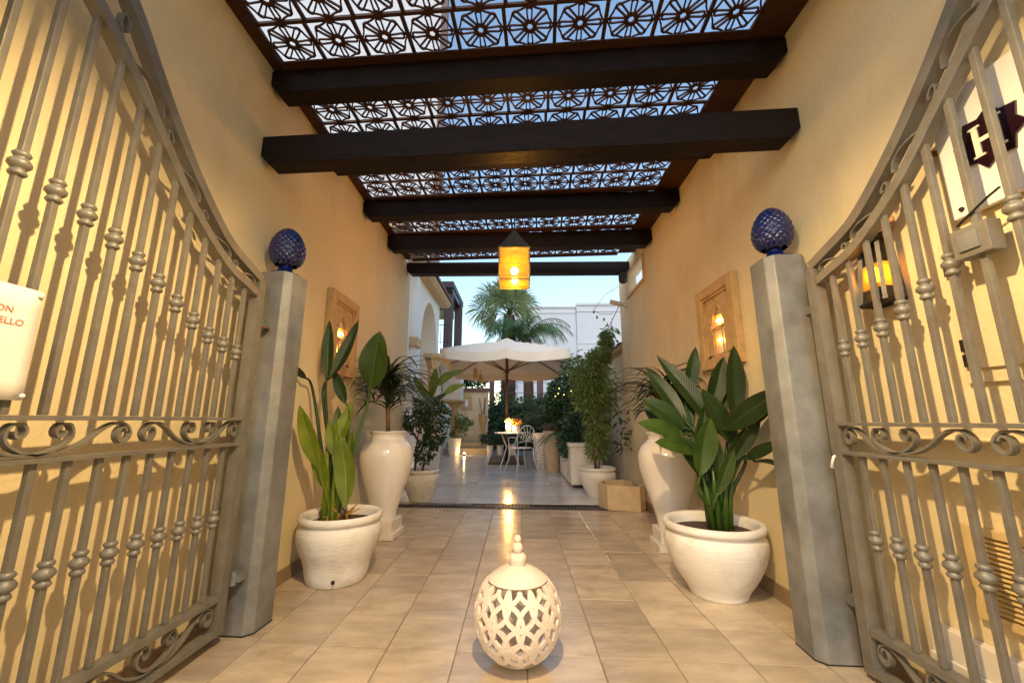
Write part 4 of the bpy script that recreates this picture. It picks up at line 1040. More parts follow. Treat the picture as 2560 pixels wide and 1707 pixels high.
# pergola tower
pg = thing('roof_pergola', 'purple brown roof terrace pergola behind the tiled eave', 'pergola', (-2.8, 15.5, 3.0))
for x, y in ((-2.70, 15.0), (-2.62, 17.0)):
    MB().box(x - .155, x + .155, y - .15, y + .15, 2.4, 6.05).build('post', 'purple_wood', pg)
MB().box(-4.6, -2.5, 14.75, 17.6, 6.08, 6.32).build('roof_slab', 'purple_wood', pg)
MB().box(-4.6, -2.53, 14.8, 17.5, 5.86, 6.078).build('edge_beam', 'dark_metal', pg)
MB().box(-4.4, -2.55, 15.2, 15.4, 4.95, 5.30).build('cross_rail', 'tan_plaster', pg)
MB().box(-4.4, -3.02, 15.2, 15.3, 5.30, 5.65).build('blind', 'dark_metal', pg)
bal = thing('balcony_rail', 'thin dark balcony rail beside the pergola posts', 'railing', (-2.5, 13, 3.0))
b = MB()
for z in (3.55, 4.15): b.tube([(-2.75, 13.0, z), (-2.32, 13.0, z)], .012, 6)
b.build('rail', 'dark_metal', bal)
for k in range(4): MB().tube([(-2.72 + k * .13, 13.0, 3.2), (-2.70 + k * .12, 13.0, 4.15)], .009, 6).build('bar', 'dark_metal', bal)

# ------------------------------------------------------------------ leafy plants, generic
def leaf_cloud(b, centres, n, size, asp=.5, droop=.3, keep=None):
    for k in range(n):
        c, rx, ry, rz = random.choice(centres)
        while True:
            p = Vector((random.uniform(-1, 1), random.uniform(-1, 1), random.uniform(-1, 1)))
            if .25 < p.length < 1: break
        P = Vector((c[0] + p.x * rx, c[1] + p.y * ry, c[2] + p.z * rz)); s_ = size * random.uniform(.6, 1.35)
        d = Vector((p.x + random.uniform(-.6, .6), p.y + random.uniform(-.6, .6), random.uniform(-.8, .6) - droop)).normalized()
        sd = d.cross(Vector((random.uniform(-1, 1), random.uniform(-1, 1), random.uniform(-.2, 1)))).normalized(); nn = d.cross(sd)
        w = s_ * asp / 2
        if keep and not keep(P): continue
        b.add([P, P + d * s_ * .5 + sd * w + nn * w * .3, P + d * s_, P + d * s_ * .5 - sd * w + nn * w * .3], [(0, 1, 2, 3)])
# citrus bush in white pot
round_pot(-1.255, 5.36, .232, .385, .140, 'white round pot with a small citrus bush behind the left tall vase')
ct = thing('citrus_bush', 'dark small leaved citrus bush in the white pot by the drain', 'bush', (-1.27, 5.36, .34))
for pts in ([(-1.33, 5.33, .33), (-1.33, 5.34, .62), (-1.30, 5.36, .95)], [(-1.30, 5.36, .55), (-1.22, 5.33, .72), (-1.12, 5.30, .90)], [(-1.25, 5.38, .33), (-1.22, 5.36, .50), (-1.25, 5.34, .66)], [(-1.32, 5.35, .75), (-1.42, 5.36, .90), (-1.46, 5.38, 1.0)]):
    MB().tube(pts, [.014, .011, .006], 7).build('branch', 'bark', ct, smooth=True)
random.seed(31); b = MB()
leaf_cloud(b, [((-1.26, 5.36, 1.02), .30, .25, .22), ((-1.12, 5.33, 1.05), .22, .2, .22), ((-1.40, 5.36, .98), .20, .2, .14), ((-1.10, 5.3, .80), .12, .12, .16), ((-1.22, 5.34, .62), .12, .12, .18), ((-1.2, 5.36, 1.2), .2, .2, .15)], 1500, .058, .55)
b.build('foliage', 'shrub_leaf', ct)['kind'] = 'stuff'
# banana plant behind it
bn = thing('banana_plant', 'yellow green banana leaves arching in front of the white pier', 'plant', (-1.55, 7.0, 0))
for q in ((-1.45, 6.9, 1.58), (-1.30, 6.9, 1.44), (-1.50, 6.95, 1.40), (-1.60, 7.0, 1.35), (-1.50, 6.9, 1.2), (-1.45, 6.9, 1.25)):
    MB().tube(catmull([(-1.54, 7.0, .9), (-1.53 + (q[0] + 1.53) * .3, 6.97, (.9 + q[2]) * .52), q], 5), [.016 - .001 * k for k in range(11)], 6).build('stem', 'leaf_mid', bn, smooth=True)
for bs, tp, w, mi, bend in (((-1.45, 6.9, 1.58), (-.98, 6.9, 1.87), .16, 'leaf_light', .22), ((-1.30, 6.9, 1.44), (-.90, 6.9, 1.62), .13, 'leaf_light', .22), ((-1.50, 6.95, 1.40), (-1.42, 6.85, 1.90), .15, 'leaf_light', .05), ((-1.60, 7.0, 1.35), (-1.83, 6.9, 1.75), .14, 'leaf_light', .2), ((-1.50, 6.9, 1.2), (-1.62, 6.7, 1.60), .12, 'leaf_light', .1), ((-1.45, 6.9, 1.25), (-1.20, 6.7, 1.45), .12, 'leaf_mid', .2)):
    bb, rib = leaf_mesh(bs, tp, w, fold=.3, bend=bend, wave=.10, side=Vector((.3, -1, .6))); o = bb.build('leaf', mi.replace('leaf', 'blade'), bn, smooth=True)
    MB().tube(rib, .006, 5).build('midrib', 'midrib', o, smooth=True)
MB().tube([(-1.56, 7.0, 0), (-1.55, 7.0, .7), (-1.52, 6.98, 1.3)], [.06, .045, .025], 8).build('stem', 'leaf_mid', bn, smooth=True)
# tall planter beside it with uplight
tp_ = thing('tall_planter', 'tall tapering cream planter behind the citrus bush', 'planter', (-1.40, 6.55, 0))
MB().lathe([(.115, 0), (.12, .02), (.16, .30), (.185, .60), (.19, .66), (.20, .68), (.185, .70), (.17, .68), (.02, .66)], 32, (-1.42, 6.55, 0)).build('body', 'white_clay', tp_, auto=.8)
def uplight(x, y, label, z=0.0, aim=None):
    t = thing('ground_spotlight', label, 'spotlight', (x, y, z), 'small glowing floor spotlights')
    MB().lathe([(.035, 0), (.035, .05), (.030, .055)], 14, (x, y, z)).build('housing', 'dark_metal', t, auto=.6)
    MB().sphere((x, y, z + .068), .020, 12, 8).build('bulb', 'spot_bulb', t, smooth=True); return t
uplight(-1.74, 6.95, 'glowing floor spotlight against the house wall behind the citrus pot')

uplight(-1.56, 11.9, 'glowing floor spotlight beside the white tub at the pier')
tub = thing('white_tub', 'white tapered tub at the foot of the far pier', 'pot', (-1.88, 12.0, 0))
MB().lathe([(.14, 0), (.16, .03), (.205, .46), (.22, .48), (.205, .50), (.19, .48), (.02, .46)], 28, (-1.88, 12.0, 0)).build('body', 'white_glaze', tub, auto=.8)
tp2 = thing('potted_shrub', 'light green leafy plant in the white tub', 'plant', (-1.88, 12.0, .45)); random.seed(8)
b = MB(); leaf_cloud(b, [((-1.82, 12.0, .85), .3, .25, .35), ((-1.6, 12.0, .95), .18, .2, .2)], 240, .16, .35); b.build('foliage', 'bamboo_leaf', tp2)['kind'] = 'stuff'
MB().tube([(-1.88, 12, .44), (-1.86, 12, .8)], .015, 6).build('stem', 'bark', tp2)

# ------------------------------------------------------------------ far end of the garden
bw = thing('end_wall', 'pale garden end wall with red coping at the top of the steps', 'wall', (-1.45, 13.9, 0))
MB().box(-2.6, -1.04, 13.8, 14.1, -.05, 1.98).build('wall', 'garden_plaster', bw)
MB().box(-2.6, -1.0, 13.7, 14.2, 1.982, 2.09).build('coping', 'roof_tile', bw)
npn = thing('wall_plaque', 'small tan carved panel with white centre on the end wall', 'panel', (-1.7, 13.78, 1.4))
MB().box(-1.93, -1.58, 13.75, 13.797, 1.38, 1.86).build('panel', 'sandstone', npn, bevel=.008)
MB().prism([(-1.81, 1.46), (-1.71, 1.46), (-1.70, 1.58), (-1.73, 1.68), (-1.76, 1.72), (-1.79, 1.68), (-1.82, 1.58)], 13.735, 13.749, 'y').build('centre', 'white_plaster', npn)
tr_ = thing('wicker_torch', 'conical wicker wall basket holding two long sticks on the end wall', 'torch', (-1.22, 13.74, .45))
MB().lathe([(.04, 0), (.05, .1), (.10, .45), (.135, .66), (.15, .70)], 16, (-1.19, 13.66, .50)).build('basket', 'sandstone', tr_, smooth=True)
MB().tube([(-1.20, 13.66, 1.1), (-1.32, 13.7, 1.75)], .016, 6).build('stick', 'bark_pale', tr_); MB().tube([(-1.16, 13.66, 1.1), (-1.12, 13.7, 1.75)], .03, 6).build('stick', 'bark_pale', tr_)
stp = MB(); stp.box(-2.25, -.95, 12.55, 13.80, 0, .16); stp.box(-2.25, -1.0, 13.0, 13.80, .16, .31); stp.box(-2.25, -1.05, 13.4, 13.80, .31, .45)
o = stp.build('garden_steps', 'trough_stone', bevel=.01); tag(o, 'three low stone steps before the garden end wall', 'steps')
def pot_row():
    random.seed(14)
    for k, (x, y, r_, h) in enumerate(((-.85, 12.3, .11, .25), (-.55, 12.4, .12, .26), (-.18, 12.2, .13, .30))):
        t = thing('small_pot', ['leftmost small white flower pot in the row by the far hedge', 'middle small white flower pot in the row by the far hedge', 'rightmost small white flower pot in the row by the far hedge'][k], 'pot', (x, y, 0), 'small white flower pots by the far hedge')
        MB().lathe([(r_ * .7, 0), (r_, h), (r_ * 1.1, h + .02), (r_ * .9, h + .02), (.01, h)], 20, (x, y, 0)).build('body', 'white_clay', t, auto=.8)
        g = thing('pot_plant', ['low dark green plant in the leftmost small pot', 'low dark green plant in the middle small pot', 'low dark green plant in the rightmost small pot'][k], 'plant', (x, y, h), 'plants in the small white pots')
        b = MB(); leaf_cloud(b, [((x, y, h + .22), .26, .22, .22)], 260, .10, .5); b.build('foliage', 'hedge_leaf', g)['kind'] = 'stuff'
pot_row()
# hedge, vine posts and wires far behind
hd = MB(); random.seed(15)
leaf_cloud(hd, [((-.55, 14.6, 1.0), .75, .4, 1.0), ((.3, 14.8, .95), .7, .4, 1.0), ((1.0, 14.6, 1.0), .6, .4, 1.0), ((-.3, 13.9, .6), .6, .4, .55)], 5200, .14, .55)
hd.box(-1.0, 1.5, 14.75, 15.0, 0, 1.55)
o = hd.build('far_hedge', 'hedge_leaf'); tag(o, 'dark clipped hedge closing the garden behind the table', 'hedge')
b = MB(); leaf_cloud(b, [((-1.6, 14.4, 2.35), .45, .3, .22), ((-2.1, 14.4, 2.4), .4, .3, .25)], 420, .16, .45)
o = b.build('wall_shrub', 'hedge_leaf'); tag(o, 'leafy shrub spilling over the red coping of the end wall', 'shrub')
vf = thing('vine_fence', 'tall dark posts with wires behind the far hedge', 'fence', (0, 15.6, 0))
for x, w in ((-1.02, .09), (.86, .12), (1.5, .1)):
    MB().box(x - w, x + w, 15.5, 15.7, 0, 3.2).build('post', 'fence_wood', vf)
for z in (2.05, 2.45, 2.85): MB().tube([(-2.4, 15.6, z), (1.8, 15.6, z)], .012, 5).build('wire', 'fence_wood', vf)

# ------------------------------------------------------------------ right side of the garden
gw = thing('garden_wall', 'tan garden wall with tiled coping along the right of the garden', 'wall', (1.6, 9, 0))
MB().box(1.56, 1.86, 5.63, 15.2, -.05, 1.98).build('wall', 'garden_plaster', gw)
MB().prism([(1.56, 1.982), (1.50, 2.03), (1.50, 2.10), (1.9, 2.10), (1.9, 1.982)], 5.63, 15.2, 'y').build('moulding', 'capital_stone', gw)
cm = MB().add([(-.23, 0, 0), (-.1, 0, .05), (0, 0, .07), (.1, 0, .05), (.23, 0, 0), (-.23, .30, .012), (-.1, .30, .062), (0, .30, .082), (.1, .30, .062), (.23, .30, .012)], [(0, 1, 6, 5), (1, 2, 7, 6), (2, 3, 8, 7), (3, 4, 9, 8), (0, 4, 3, 2, 1), (5, 6, 7, 8, 9)])
ct0 = None
for k in range(32):
    if ct0 is None: ct0 = cm.build('coping_tile', 'roof_tile', gw, world=False); o = ct0
    else: o = inst(ct0, gw)
    o.location = (.10, 5.64 - 9 + k * .298, 2.102)
# stone trough, pots, planters
tgh = thing('stone_trough', 'low tan stone trough at the right end of the drain', 'trough', (1.2, 4.95, 0))
out_ = [(.955, 5.04), (1.02, 4.83), (1.36, 4.72), (1.455, 4.84), (1.44, 5.16), (1.32, 5.28), (1.05, 5.24)]
cxy = (1.2, 5.0); inn_ = [(cxy[0] + (x - cxy[0]) * .84, cxy[1] + (y - cxy[1]) * .84) for x, y in out_]
b = MB(); b.ring(out_, inn_, 0, .27); b.build('rim', 'trough_stone', tgh, bevel=.006)
MB().prism(inn_, .01, .20, 'z').build('earth', 'soil', tgh)
round_pot(1.085, 5.72, .250, .375, .145, 'white round pot with a tall feathery shrub before the white planter')
random.seed(41)
bsh = thing('bamboo_shrub', 'tall feathery light green shrub in the white pot by the right garden wall', 'shrub', (1.085, 5.72, .34))
for pts in ([(1.06, 5.72, .32), (1.02, 5.72, .75), (1.10, 5.74, 1.3)], [(1.10, 5.72, .32), (1.16, 5.74, .7), (1.10, 5.76, 1.2)], [(1.08, 5.7, .32), (1.05, 5.7, .6), (.98, 5.7, 1.0)], [(1.15, 5.75, 1.5), (1.27, 5.78, 1.95), (1.33, 5.80, 2.35)]):
    MB().tube(pts, [.013, .010, .006], 6).build('cane', 'bark_pale', bsh, smooth=True)
b = MB(); leaf_cloud(b, [((1.06, 5.74, 1.45), .25, .25, .36), ((1.0, 5.72, 1.75), .28, .25, .28), ((1.12, 5.76, 1.0), .18, .2, .35), ((1.1, 5.74, .7), .14, .15, .25), ((1.22, 5.76, 1.35), .2, .2, .3), ((1.15, 5.76, 1.55), .26, .22, .35), ((.98, 5.7, 1.35), .2, .2, .3), ((1.30, 5.80, 2.15), .06, .08, .2), ((1.18, 5.78, 1.92), .16, .16, .14)], 4600, .085, .26, .5, keep=lambda P: P.x < 1.54)
b.build('foliage', 'bamboo_leaf', bsh)['kind'] = 'stuff'
b = MB(); leaf_cloud(b, [((1.36, 5.5, .95), .12, .15, .22), ((1.40, 5.45, .72), .1, .1, .1)], 60, .11, .3); b.build('side_sprays', 'shrub_leaf', bsh)['kind'] = 'stuff'
plp = thing('white_planter', 'white square planter with relief panel behind the feathery shrub pot', 'planter', (.98, 6.55, 0))
MB().box(.80, 1.28, 6.30, 6.78, .05, .60).build('body', 'white_stone', plp, bevel=.01); MB().box(.775, 1.305, 6.275, 6.805, .601, .66).build('lip', 'white_stone', plp, bevel=.008)
MB().box(.83, 1.25, 6.33, 6.75, 0, .0495).build('foot', 'dark_metal', plp)
MB().prism([(6.36, .12), (6.72, .12), (6.72, .54), (6.36, .54)], .792, .7985, 'x').build('relief_panel', 'patterned', plp)
pl2 = thing('white_planter', 'lower long white planter beyond the square planter', 'planter', (.98, 7.3, 0))
MB().box(.80, 1.28, 6.86, 7.9, .04, .38).build('body', 'white_stone', pl2, bevel=.01); MB().box(.79, 1.29, 6.85, 7.91, .381, .42).build('lip', 'white_stone', pl2, bevel=.008)
random.seed(43); g = thing('planter_bush', 'dark green bush spilling from the square white planter', 'bush', (1.0, 6.6, .6))
b = MB(); leaf_cloud(b, [((.98, 6.6, .88), .26, .25, .28), ((.86, 6.75, .62), .14, .25, .25), ((1.0, 7.3, .62), .3, .5, .3)], 1100, .10, .5); b.build('foliage', 'hedge_leaf', g)['kind'] = 'stuff'
MB().tube([(1.0, 6.55, .6), (1.0, 6.55, .85)], .015, 6).build('stem', 'bark', g)
for k, (x, y, h) in enumerate(((.70, 8.25, .78), (.52, 8.95, .72))):
    t = thing('tall_planter', ['tall tan tapering planter behind the white metal chair', 'tall speckled planter in the shadow beside the chair'][k], 'planter', (x, y, 0), 'tall tapering planters beside the chair')
    MB().lathe([(.13, 0), (.14, .02), (.18, h * .5), (.20, h * .92), (.215, h), (.19, h + .01), (.17, h - .02), (.01, h - .03)], 28, (x, y, 0)).build('body', ['trough_stone', 'patterned'][k], t, auto=.8)
# sago palms and dense bush under the umbrella
def frond(b, base, az, L, el, w, n=22, droop=1.6):
    d = Vector((math.cos(az), math.sin(az), 0)); sd = Vector((-d.y, d.x, 0)); p = Vector(base); ang = el; pts = []
    for i in range(n + 1):
        pts.append((p.copy(), ang)); p = p + (d * math.cos(ang) + Vector((0, 0, math.sin(ang)))) * (L / n); ang -= droop / n
    for i in range(2, n):
        P, an = pts[i]; t = i / n; ln = w * math.sin(math.pi * min(1, t * .92 + .08)) ** .6
        ax = d * math.cos(an) + Vector((0, 0, math.sin(an))); up = ax.cross(sd)
        for s_ in (-1, 1):
            e = P + sd * s_ * ln * .85 + ax * ln * .55 + Vector((0, 0, -abs(ln) * .22)); hw = ax * .012
            b.add([P - hw, P + hw, e], [(0, 1, 2)])
    return [q for q, _ in pts]
def sago(x, y, z, n, L, label, seed):
    random.seed(seed); t = thing('sago_palm', label, 'palm', (x, y, 0), 'sago palms on the right of the garden')
    MB().lathe([(.12, 0), (.15, z * .5), (.11, z)], 12, (x, y, 0)).build('trunk', 'bark', t)
    for k in range(n):
        b = MB(); az = 2 * math.pi * k / n + random.uniform(-.2, .2); el = random.uniform(.35, 1.25)
        pts = frond(b, (x, y, z), az, L * random.uniform(.8, 1.1), el, .17, 20, 1.5); b.tube(pts, .008, 4)
        b.build('frond', 'sago_leaf', t)
sago(.70, 9.5, .95, 26, 1.15, 'dark sago palm just right of the parasol pole', 51)
sago(1.05, 8.0, .75, 24, .95, 'dark sago palm leaning over the long white planter', 52)
sago(.95, 11.0, 1.0, 24, 1.2, 'farthest dark sago palm in front of the hedge', 53)
random.seed(54); g = thing('garden_bush', 'dense dark bush with fairy lights against the right garden wall', 'bush', (1.05, 7.6, 0))
b = MB(); leaf_cloud(b, [((1.05, 7.5, 1.45), .36, .5, .36), ((.85, 8.2, 1.35), .34, .5, .34), ((1.15, 7.2, 1.0), .32, .5, .4), ((1.18, 8.0, 1.95), .32, .5, .32), ((.95, 8.4, 1.65), .32, .4, .25), ((1.25, 7.4, 1.8), .22, .4, .25)], 5600, .085, .5, keep=lambda P: P.x < 1.55); b.build('foliage', 'shrub_leaf', g)['kind'] = 'stuff'
MB().tube([(1.1, 7.6, 0), (1.08, 7.6, .7), (1.0, 7.6, 1.3)], [.04, .035, .02], 8).build('trunk', 'bark', g)
fl = thing('fairy_lights', 'string of tiny yellow lights in the right hand bush', 'lights', (.9, 7.0, 1.5))
b = MB(); b.tube([(.92, 6.98, 1.55), (.86, 6.95, 1.42), (.80, 7.0, 1.38), (.74, 7.0, 1.52)], .003, 4); b.build('cable', 'dark_metal', fl)
for p in ((.92, 6.95, 1.50), (.97, 6.92, 1.42), (.80, 7.0, 1.44), (.72, 7.02, 1.55), (.70, 7.0, 1.46), (.66, 7.1, 1.42)): MB().sphere(p, .009, 8, 6).build('bulb', 'fairy_bulb', fl, smooth=True)

# ------------------------------------------------------------------ parasol
UX, UY = -.28, 10.0
um = thing('garden_parasol', 'large square cream canvas parasol with wooden ribs over the table', 'parasol', (UX, UY, 0))
MB().tube([(UX, UY, .05), (UX, UY, 3.0)], .032, 12).build('pole', 'umbrella_wood', um, smooth=True)
H_, EZ, AZ, TLT = 1.42, 2.46, 2.99, .060
N = 16; b = MB(); grid = {}
for i in range(N + 1):
    for j in range(N + 1):
        u, v = -1 + 2 * i / N, -1 + 2 * j / N; r_ = max(abs(u), abs(v))
        ang = math.atan2(v, u); rib = abs(math.sin(4 * ang))       # 0 at the eight ribs
        z = EZ + (AZ - EZ) * (1 - r_) + .03 * math.sin(math.pi * r_) - .085 * rib * r_ * r_
        ex = 1 - .03 * rib * r_
        b.v.append((UX + u * H_ * ex, UY + v * H_ * ex, z - TLT * v * H_))
for i in range(N):
    for j in range(N): b.f.append((i * (N + 1) + j, (i + 1) * (N + 1) + j, (i + 1) * (N + 1) + j + 1, i * (N + 1) + j + 1))
o = b.build('canopy', 'canvas', um, smooth=True)
# valance hanging from the four edges
b = MB(); per = []
for k in range(N): per.append((-1 + 2 * k / N, -1))
for k in range(N): per.append((1, -1 + 2 * k / N))
for k in range(N): per.append((1 - 2 * k / N, 1))
for k in range(N): per.append((-1, 1 - 2 * k / N))
m_ = len(per)
for lvl in range(4):
    for k, (u, v) in enumerate(per):
        ang = math.atan2(v, u); rib = abs(math.sin(4 * ang)); z = EZ - .085 * rib - TLT * v * H_; ex = (1 - .03 * rib) * (1 + .004 * lvl)
        L_ = .21 - .01 * rib
        b.v.append((UX + u * H_ * ex + .012 * lvl * math.sin(k * 1.9), UY + v * H_ * ex + .012 * lvl * math.cos(k * 1.7), z - .001 - L_ * lvl / 3))
for lvl in range(3):
    for k in range(m_): b.f.append((lvl * m_ + k, lvl * m_ + (k + 1) % m_, (lvl + 1) * m_ + (k + 1) % m_, (lvl + 1) * m_ + k))
b.build('valance', 'canvas', um, smooth=True)
b = MB()
for i in range(9):
    pass
vent = MB().lathe([(.34, 0), (.22, .06), (.10, .12), (.02, .15)], 4, (UX, UY, AZ - .075)); vent.build('vent_cap', 'canvas', um)
for k in range(8):
    a = k * math.pi / 4; r_ = H_ * (math.sqrt(2) if k % 2 else 1) * .99
    MB().tube([(UX + .05 * math.cos(a), UY + .05 * math.sin(a), AZ - .06), (UX + r_ * math.cos(a), UY + r_ * math.sin(a), EZ - .035 - TLT * r_ * math.sin(a))], .014, 6).build('rib', 'umbrella_wood', um)
    q = .52; MB().tube([(UX + .04 * math.cos(a), UY + .04 * math.sin(a), 2.22), (UX + r_ * q * math.cos(a), UY + r_ * q * math.sin(a), AZ - .06 + (EZ - .035 - AZ + .06) * q - .015 - TLT * r_ * q * math.sin(a))], .013, 6).build('strut', 'umbrella_wood', um)
MB().lathe([(.05, 0), (.055, .03), (.05, .10)], 12, (UX, UY, 2.17)).build('hub', 'umbrella_wood', um)
pb = thing('parasol_base', 'dark cross shaped parasol base weighted with stone blocks', 'base', (UX, UY, 0))
MB().box(UX - .42, UX + .42, UY - .42, UY + .42, .0, .03).build('tray', 'dark_metal', pb)
for sx in (-1, 1):
    for sy in (-1, 1): MB().cbox((UX + sx * .21, UY + sy * .21, .085), (.36, .36, .10)).build('block', 'block_stone', pb, bevel=.01)
# two little lanterns hanging from the parasol's left rear
for k, (x, y, z) in enumerate(((-1.12, 10.4, 2.06), (-1.05, 11.2, 2.0))):
    t = thing('paper_lantern', ['larger pale paper lantern hanging under the left of the parasol', 'smaller pale paper lantern hanging behind it under the parasol'][k], 'lantern', (x, y, z), 'paper lanterns under the parasol')
    MB().lathe([(.02, 0), (.055, .05), (.06, .14), (.05, .24), (.02, .28)], 12, (x, y, z)).build('shade', 'sandstone', t, smooth=True)
    MB().tube([(x, y, z + .27), (x, y, z + .42)], .004, 5).build('cord', 'dark_metal', t)

# ------------------------------------------------------------------ table, chair and lantern
TX, TY = -.18, 9.05
tb = thing('garden_table', 'small round white metal table under the parasol', 'table', (TX, TY, 0))
MB().lathe([(.34, .715), (.35, .72), (.35, .738), (.34, .742)], 32, (TX, TY, 0)).build('tabletop', 'chair_white', tb, auto=.6)
for k in range(4):
    a = math.pi / 4 + k * math.pi / 2
    MB().tube([(TX + .26 * math.cos(a), TY + .26 * math.sin(a), .71), (TX + .10 * math.cos(a), TY + .10 * math.sin(a), .42), (TX + .30 * math.cos(a), TY + .30 * math.sin(a), .0)], .012, 7).build('leg', 'chair_white', tb, smooth=True)
ln = thing('candle_lantern', 'white arched candle lantern glowing on the garden table', 'lantern', (TX - .03, TY - .12, .743))
lx, ly = TX - .03, TY - .12
for sx in (-1, 1):
    for sy in (-1, 1): MB().box(lx + sx * .055 - .007, lx + sx * .055 + .007, ly + sy * .055 - .007, ly + sy * .055 + .007, .765, .96).build('post', 'chair_white', ln)
MB().box(lx - .07, lx + .07, ly - .07, ly + .07, .743, .765).build('base', 'chair_white', ln, bevel=.003)
MB().lathe([(.10, 0), (.085, .03), (.05, .07), (.02, .085)], 4, (lx, ly, .962)).build('roof', 'candle_pane', ln)
MB().tube([(lx - .03, ly, 1.04), (lx - .02, ly, 1.075), (lx + .02, ly, 1.075), (lx + .03, ly, 1.04)], .005, 6).build('ring', 'dark_metal', ln)
b = MB()
for s_ in (-1, 1):
    b.add([(lx - .048, ly + s_ * .055, .766), (lx + .048, ly + s_ * .055, .766), (lx + .048, ly + s_ * .055, .955), (lx - .048, ly + s_ * .055, .955)], [(0, 1, 2, 3)])
    b.add([(lx + s_ * .055, ly - .048, .766), (lx + s_ * .055, ly + .048, .766), (lx + s_ * .055, ly + .048, .955), (lx + s_ * .055, ly - .048, .955)], [(0, 1, 2, 3)])
b.build('glass', 'candle_pane', ln)
MB().lathe([(.025, 0), (.025, .07)], 12, (lx, ly, .766)).build('candle', 'white_clay', ln); MB().sphere((lx, ly, .865), .016, 10, 8, 1.7).build('flame', 'candle_flame', ln, smooth=True)
fb = thing('table_flower_pot', 'orange flowers in a pale pot beside the candle lantern', 'flowers', (TX + .14, TY - .06, .743))
MB().lathe([(.075, 0), (.085, .14), (.09, .15), (.08, .15), (.01, .14)], 18, (TX + .14, TY - .06, .743)).build('pot', 'white_clay', fb, auto=.8)
random.seed(61); b = MB(); leaf_cloud(b, [((TX + .14, TY - .06, .96), .11, .1, .09)], 130, .05, .6); b.build('flowers', 'fruit', fb)['kind'] = 'stuff'
CX_, CY_ = .06, 8.30
ch = thing('garden_chair', 'white wrought metal garden chair with scrolled round back by the table', 'chair', (CX_, CY_, 0))
ca, sa = math.cos(R(28)), math.sin(R(28))
def Cc(x, y, z): return (CX_ + x * ca - y * sa, CY_ + x * sa + y * ca, z)     # local: back of the chair is at -y
b = MB(); b.lathe([(.215, .452), (.225, .458), (.215, .466)], 28, (CX_, CY_, 0)); b.build('seat', 'chair_white', ch, auto=.6)
for x, y in ((-.17, -.19), (.17, -.19), (-.17, .18), (.17, .18)):
    MB().tube([Cc(x, y, .455), Cc(x * 1.05, y * 1.05, .25), Cc(x * 1.45, y * 1.4, 0)], .010, 7).build('leg', 'chair_white', ch, smooth=True)
bk = [Cc(-.19, -.20, .45)] + [Cc(-.20 * math.cos(math.pi * k / 14) * (1 if 0 < k < 14 else 1), -.21 - .06 * math.sin(math.pi * k / 14), .66 + .24 * math.sin(math.pi * k / 14)) for k in range(15)] + [Cc(.19, -.20, .45)]
MB().tube(bk, .011, 7).build('back_frame', 'chair_white', ch, smooth=True)
b = MB()
for k in range(7):
    a = math.pi * (k + .5) / 7
    b.tube([Cc(0, -.22, .60), Cc(-.09 * math.cos(a) + .02, -.235, .60 + .13 * math.sin(a)), Cc(-.185 * math.cos(a), -.255, .66 + .23 * math.sin(a))], .006, 5)
for r_ in (.09, .135): b.tube([Cc(-r_ * math.cos(math.pi * k / 12), -.235, .61 + r_ * 1.25 * math.sin(math.pi * k / 12)) for k in range(13)], .006, 5)
b.tube([Cc(-.19, -.205, .57), Cc(0, -.225, .60), Cc(.19, -.205, .57)], .007, 5)
b.build('back_scrolls', 'chair_white', ch, smooth=True)
for s_ in (-1, 1):
    MB().tube([Cc(s_ * .195, -.20, .66), Cc(s_ * .235, -.05, .67), Cc(s_ * .24, .10, .655), Cc(s_ * .21, .15, .60), Cc(s_ * .185, .14, .46)], .009, 6).build('armrest', 'chair_white', ch, smooth=True)

# ------------------------------------------------------------------ palms
random.seed(71)
fp = thing('fan_palm', 'tall fan palm with shaggy trunk behind the parasol', 'palm', (-.40, 17.0, 0))
MB().tube([(-.42, 17, 0), (-.42, 17, 2.5), (-.41, 17, 4.3), (-.38, 17, 5.5)], [.34, .31, .33, .25], 14).build('trunk', 'bark', fp, smooth=True)
b = MB()
for k in range(620):
    a = random.uniform(0, 6.28); z = random.uniform(.8, 5.5); r_ = .30; L_ = random.uniform(.12, .34)
    p = Vector((-.41 + r_ * math.cos(a), 17 + r_ * math.sin(a), z)); d = Vector((math.cos(a), math.sin(a), -.6)).normalized(); sd = Vector((-math.sin(a), math.cos(a), 0)) * .05
    b.add([p - sd, p + sd, p + d * L_], [(0, 1, 2)])
b.build('trunk_husks', 'bark', fp)['kind'] = 'stuff'
crown = Vector((-.38, 17.0, 5.55))
FR = [(-1.9, .3, .55, 1.0), (-1.25, -.3, 1.25, .95), (-.55, .1, 1.75, 1.0), (.1, -.4, 1.55, 1.1), (.75, .2, 1.15, 1.0), (1.05, -.2, .6, .9), (-1.35, .4, .0, .8), (.9, .4, -.1, .8), (-.2, -.7, .75, .95), (.45, -.7, .85, .9), (-.8, -.6, .7, .9), (-1.0, .2, -.45, .65), (.0, .6, 1.3, 1.0), (.4, .5, 1.7, .9), (-.35, -.8, 1.25, .9), (.2, -.6, .3, .8)]
